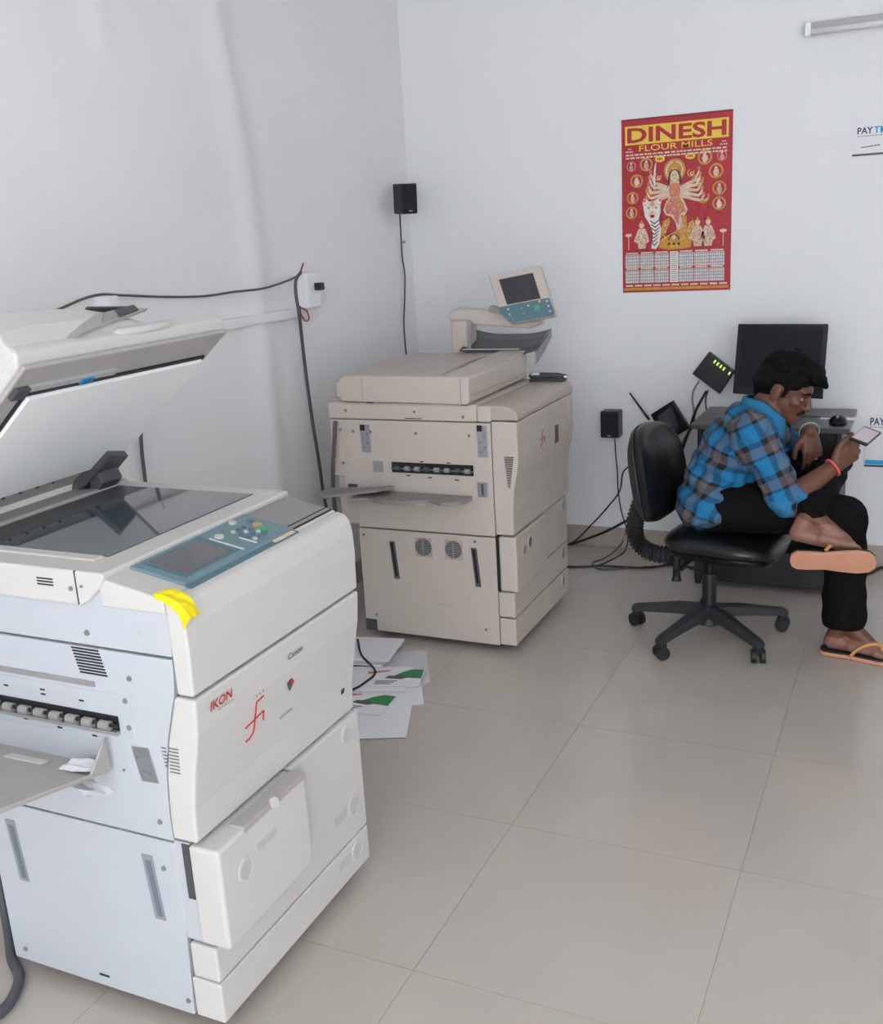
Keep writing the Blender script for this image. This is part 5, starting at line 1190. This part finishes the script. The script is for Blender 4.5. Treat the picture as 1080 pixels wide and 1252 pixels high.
    # rolled cuffs
    for el, wr, sh in ((elR, wrR, shR), (elL, wrL, shL)):
        ax = (wr - el).normalized(); c = el + ax * .012
        k = Soup(); k.chain([(c - ax * .02, .056), (c + ax * .012, .053)]); o = k.bake('rolled_cuff', 'shirt_blue', t, voxel=.006, smooth=4, noise=wr_noise)
    # collar: a folded band round the neck running down the open front
    def collar():
        neck_ax = (Hh(-.025, 0, -.05) - nbase).normalized(); side = hr; fr = neck_ax.cross(side).normalized()
        if fr.x < 0: fr = -fr
        cpt = nbase + neck_ax * .018 + Vector((-.012, 0, 0)); V = []; F = []; n = 21
        for i in range(n):
            th = math.radians(-150 + 300 * i / (n - 1)); rx, ry = .079, .080
            dirv = -fr * math.cos(th) * rx + side * math.sin(th) * ry; drop = .07 * max(0, -math.cos(th)) ** 1.2
            top = cpt + dirv * .96 + neck_ax * (.026 - drop * .9); bot = cpt + dirv * 1.20 + neck_ax * (-.020 - drop * 1.5); mid = cpt + dirv * 1.10 + neck_ax * (.022 - drop)
            V += [top, mid, bot]
        for i in range(n - 1):
            for j in range(2): a_ = i * 3 + j; F.append((a_, a_ + 1, a_ + 4, a_ + 3))
        o = link_mesh('collar', V, F, 'shirt_blue', t, smooth=True); s_ = o.modifiers.new('thickness', 'SOLIDIFY'); s_.thickness = .004; s_.offset = 1
    collar()
    # ---- trousers
    p = Soup()
    p.ell(pel + Vector((.0, 0, -.01)), ((.135, 0, 0), (0, .176, 0), (0, 0, .090)))
    p.cap(hipR + Vector((-.03, 0, -.0)), .100, hipL + Vector((-.03, 0, 0)), .100)
    p.chain([(hipR, .098), (hipR.lerp(knR, .5), .086), (knR, .068)]); p.chain([(knR, .068), (knR.lerp(anR, .3), .070), (knR.lerp(anR, .7), .074), (knR.lerp(anR, 1.02), .077)])
    p.chain([(hipL, .098), (hipL.lerp(knL, .5), .084), (knL, .067)]); p.chain([(knL, .067), (knL.lerp(anL, .35), .066), (knL.lerp(anL, .95), .056)])
    tr_ = p.bake('trousers', 'trousers', t, voxel=.007, smooth=5, noise=lambda c: .004 * math.sin(c.z * 55 + c.y * 40) * math.sin(c.x * 35 + c.z * 20))
    lo = .118 - 0.0
    for v in tr_.data.vertices:            # straight cut hem above the standing foot
        if v.co.z < lo: v.co.z = lo
    # ---- sandals
    def sandal(heel, toe, fw, nr, side, ball, gap):
        fw = (toe - heel).normalized(); nr = (nr - fw * nr.dot(fw)).normalized(); sd = fw.cross(nr).normalized(); L_ = (toe - heel).length
        out = [(0.0, .0), (.02, .024), (.08, .036), (.2, .037), (.4, .034), (.6, .042), (.78, .047), (.92, .040), (.985, .022), (1, 0)]
        pts = [heel + fw * (a * L_) + sd * w_ for a, w_ in out] + [heel + fw * (a * L_) - sd * w_ for a, w_ in out[-2:0:-1]]
        so = MB().prism(pts, nr * .014).build('sandal', 'sole_tan', t, bevel=.003)
        MB().prism([q_ - nr * .001 for q_ in pts], nr * -.006).build('insole', 'rubber', so, bevel=.002)
        tp = heel + fw * (L_ * .80) - nr * .006
        for s_ in (1, -1): MB().tube(spline([heel + fw * (L_ * .42) + sd * (.038 * s_) - nr * .002, heel + fw * (L_ * .50) + sd * (.038 * s_) - nr * (.030 + gap), heel + fw * (L_ * .64) + sd * (.022 * s_) - nr * (.050 + gap), tp + fw * -.01 - nr * (.036 + gap), tp], 5), .0062, 8).build('sandal_strap', 'strap_tan', so, smooth=True)
    sandal(Vector((heelR.x - .040, heelR.y + .004, .016)), Vector((heelR.x + .225, heelR.y - .034, .016)), None, Vector((0, 0, -1)), 1, ballR, .0)
    sandal(PY(966, 683, 3.487), PY(1072, 686, 3.50), None, Vector((0, -.93, -.37)), -1, ballL, .004)
    # ---- bracelets and ring
    ax = (wrR - elR).normalized(); MB().ring(wrR - ax * .012, ax, .0345, .029, .007, 28).build('thread_bracelet', 'thread_pink', t, smooth=True, sharp=40)
    ax = (wrL - elL).normalized(); ax2 = (hdL * .5 + ax * .5).normalized(); MB().ring(wrL - ax2 * .004, ax2, .0375, .034, .005, 28).build('metal_bracelet', 'silver', t, smooth=True, sharp=40)
    rp = wrL + hdL * .098 + Vector((.012, -.012, 0)); MB().sphere(rp, .0045, 8, 6).build('finger_ring', 'silver', t)
    # ---- phone (held, a thing of its own)
    q0, q1, q2 = PY(1047, 534, 3.625), PY(1062, 521.5, 3.725), PY(1073, 530, 3.69)
    e1 = (q1 - q0).normalized(); e2 = q2 - q1; e2 = (e2 - e1 * e2.dot(e1)).normalized(); nn = e1.cross(e2).normalized()
    if nn.y > 0: nn = -nn
    pc = (q1 + q2) / 2 - e1 * .064
    ph = thing('mobile_phone', 'small dark mobile phone with a pale lit screen held in the right hand', 'phone', pc)
    MB().obox(pc, e1 * .064, e2 * .031, nn * .0045).build('case', 'phone_black', ph, bevel=.004, seg=3)
    MB().obox(pc + nn * .0047, e1 * .052, e2 * .027, nn * .0005).build('screen', 'phone_screen', ph)
person()
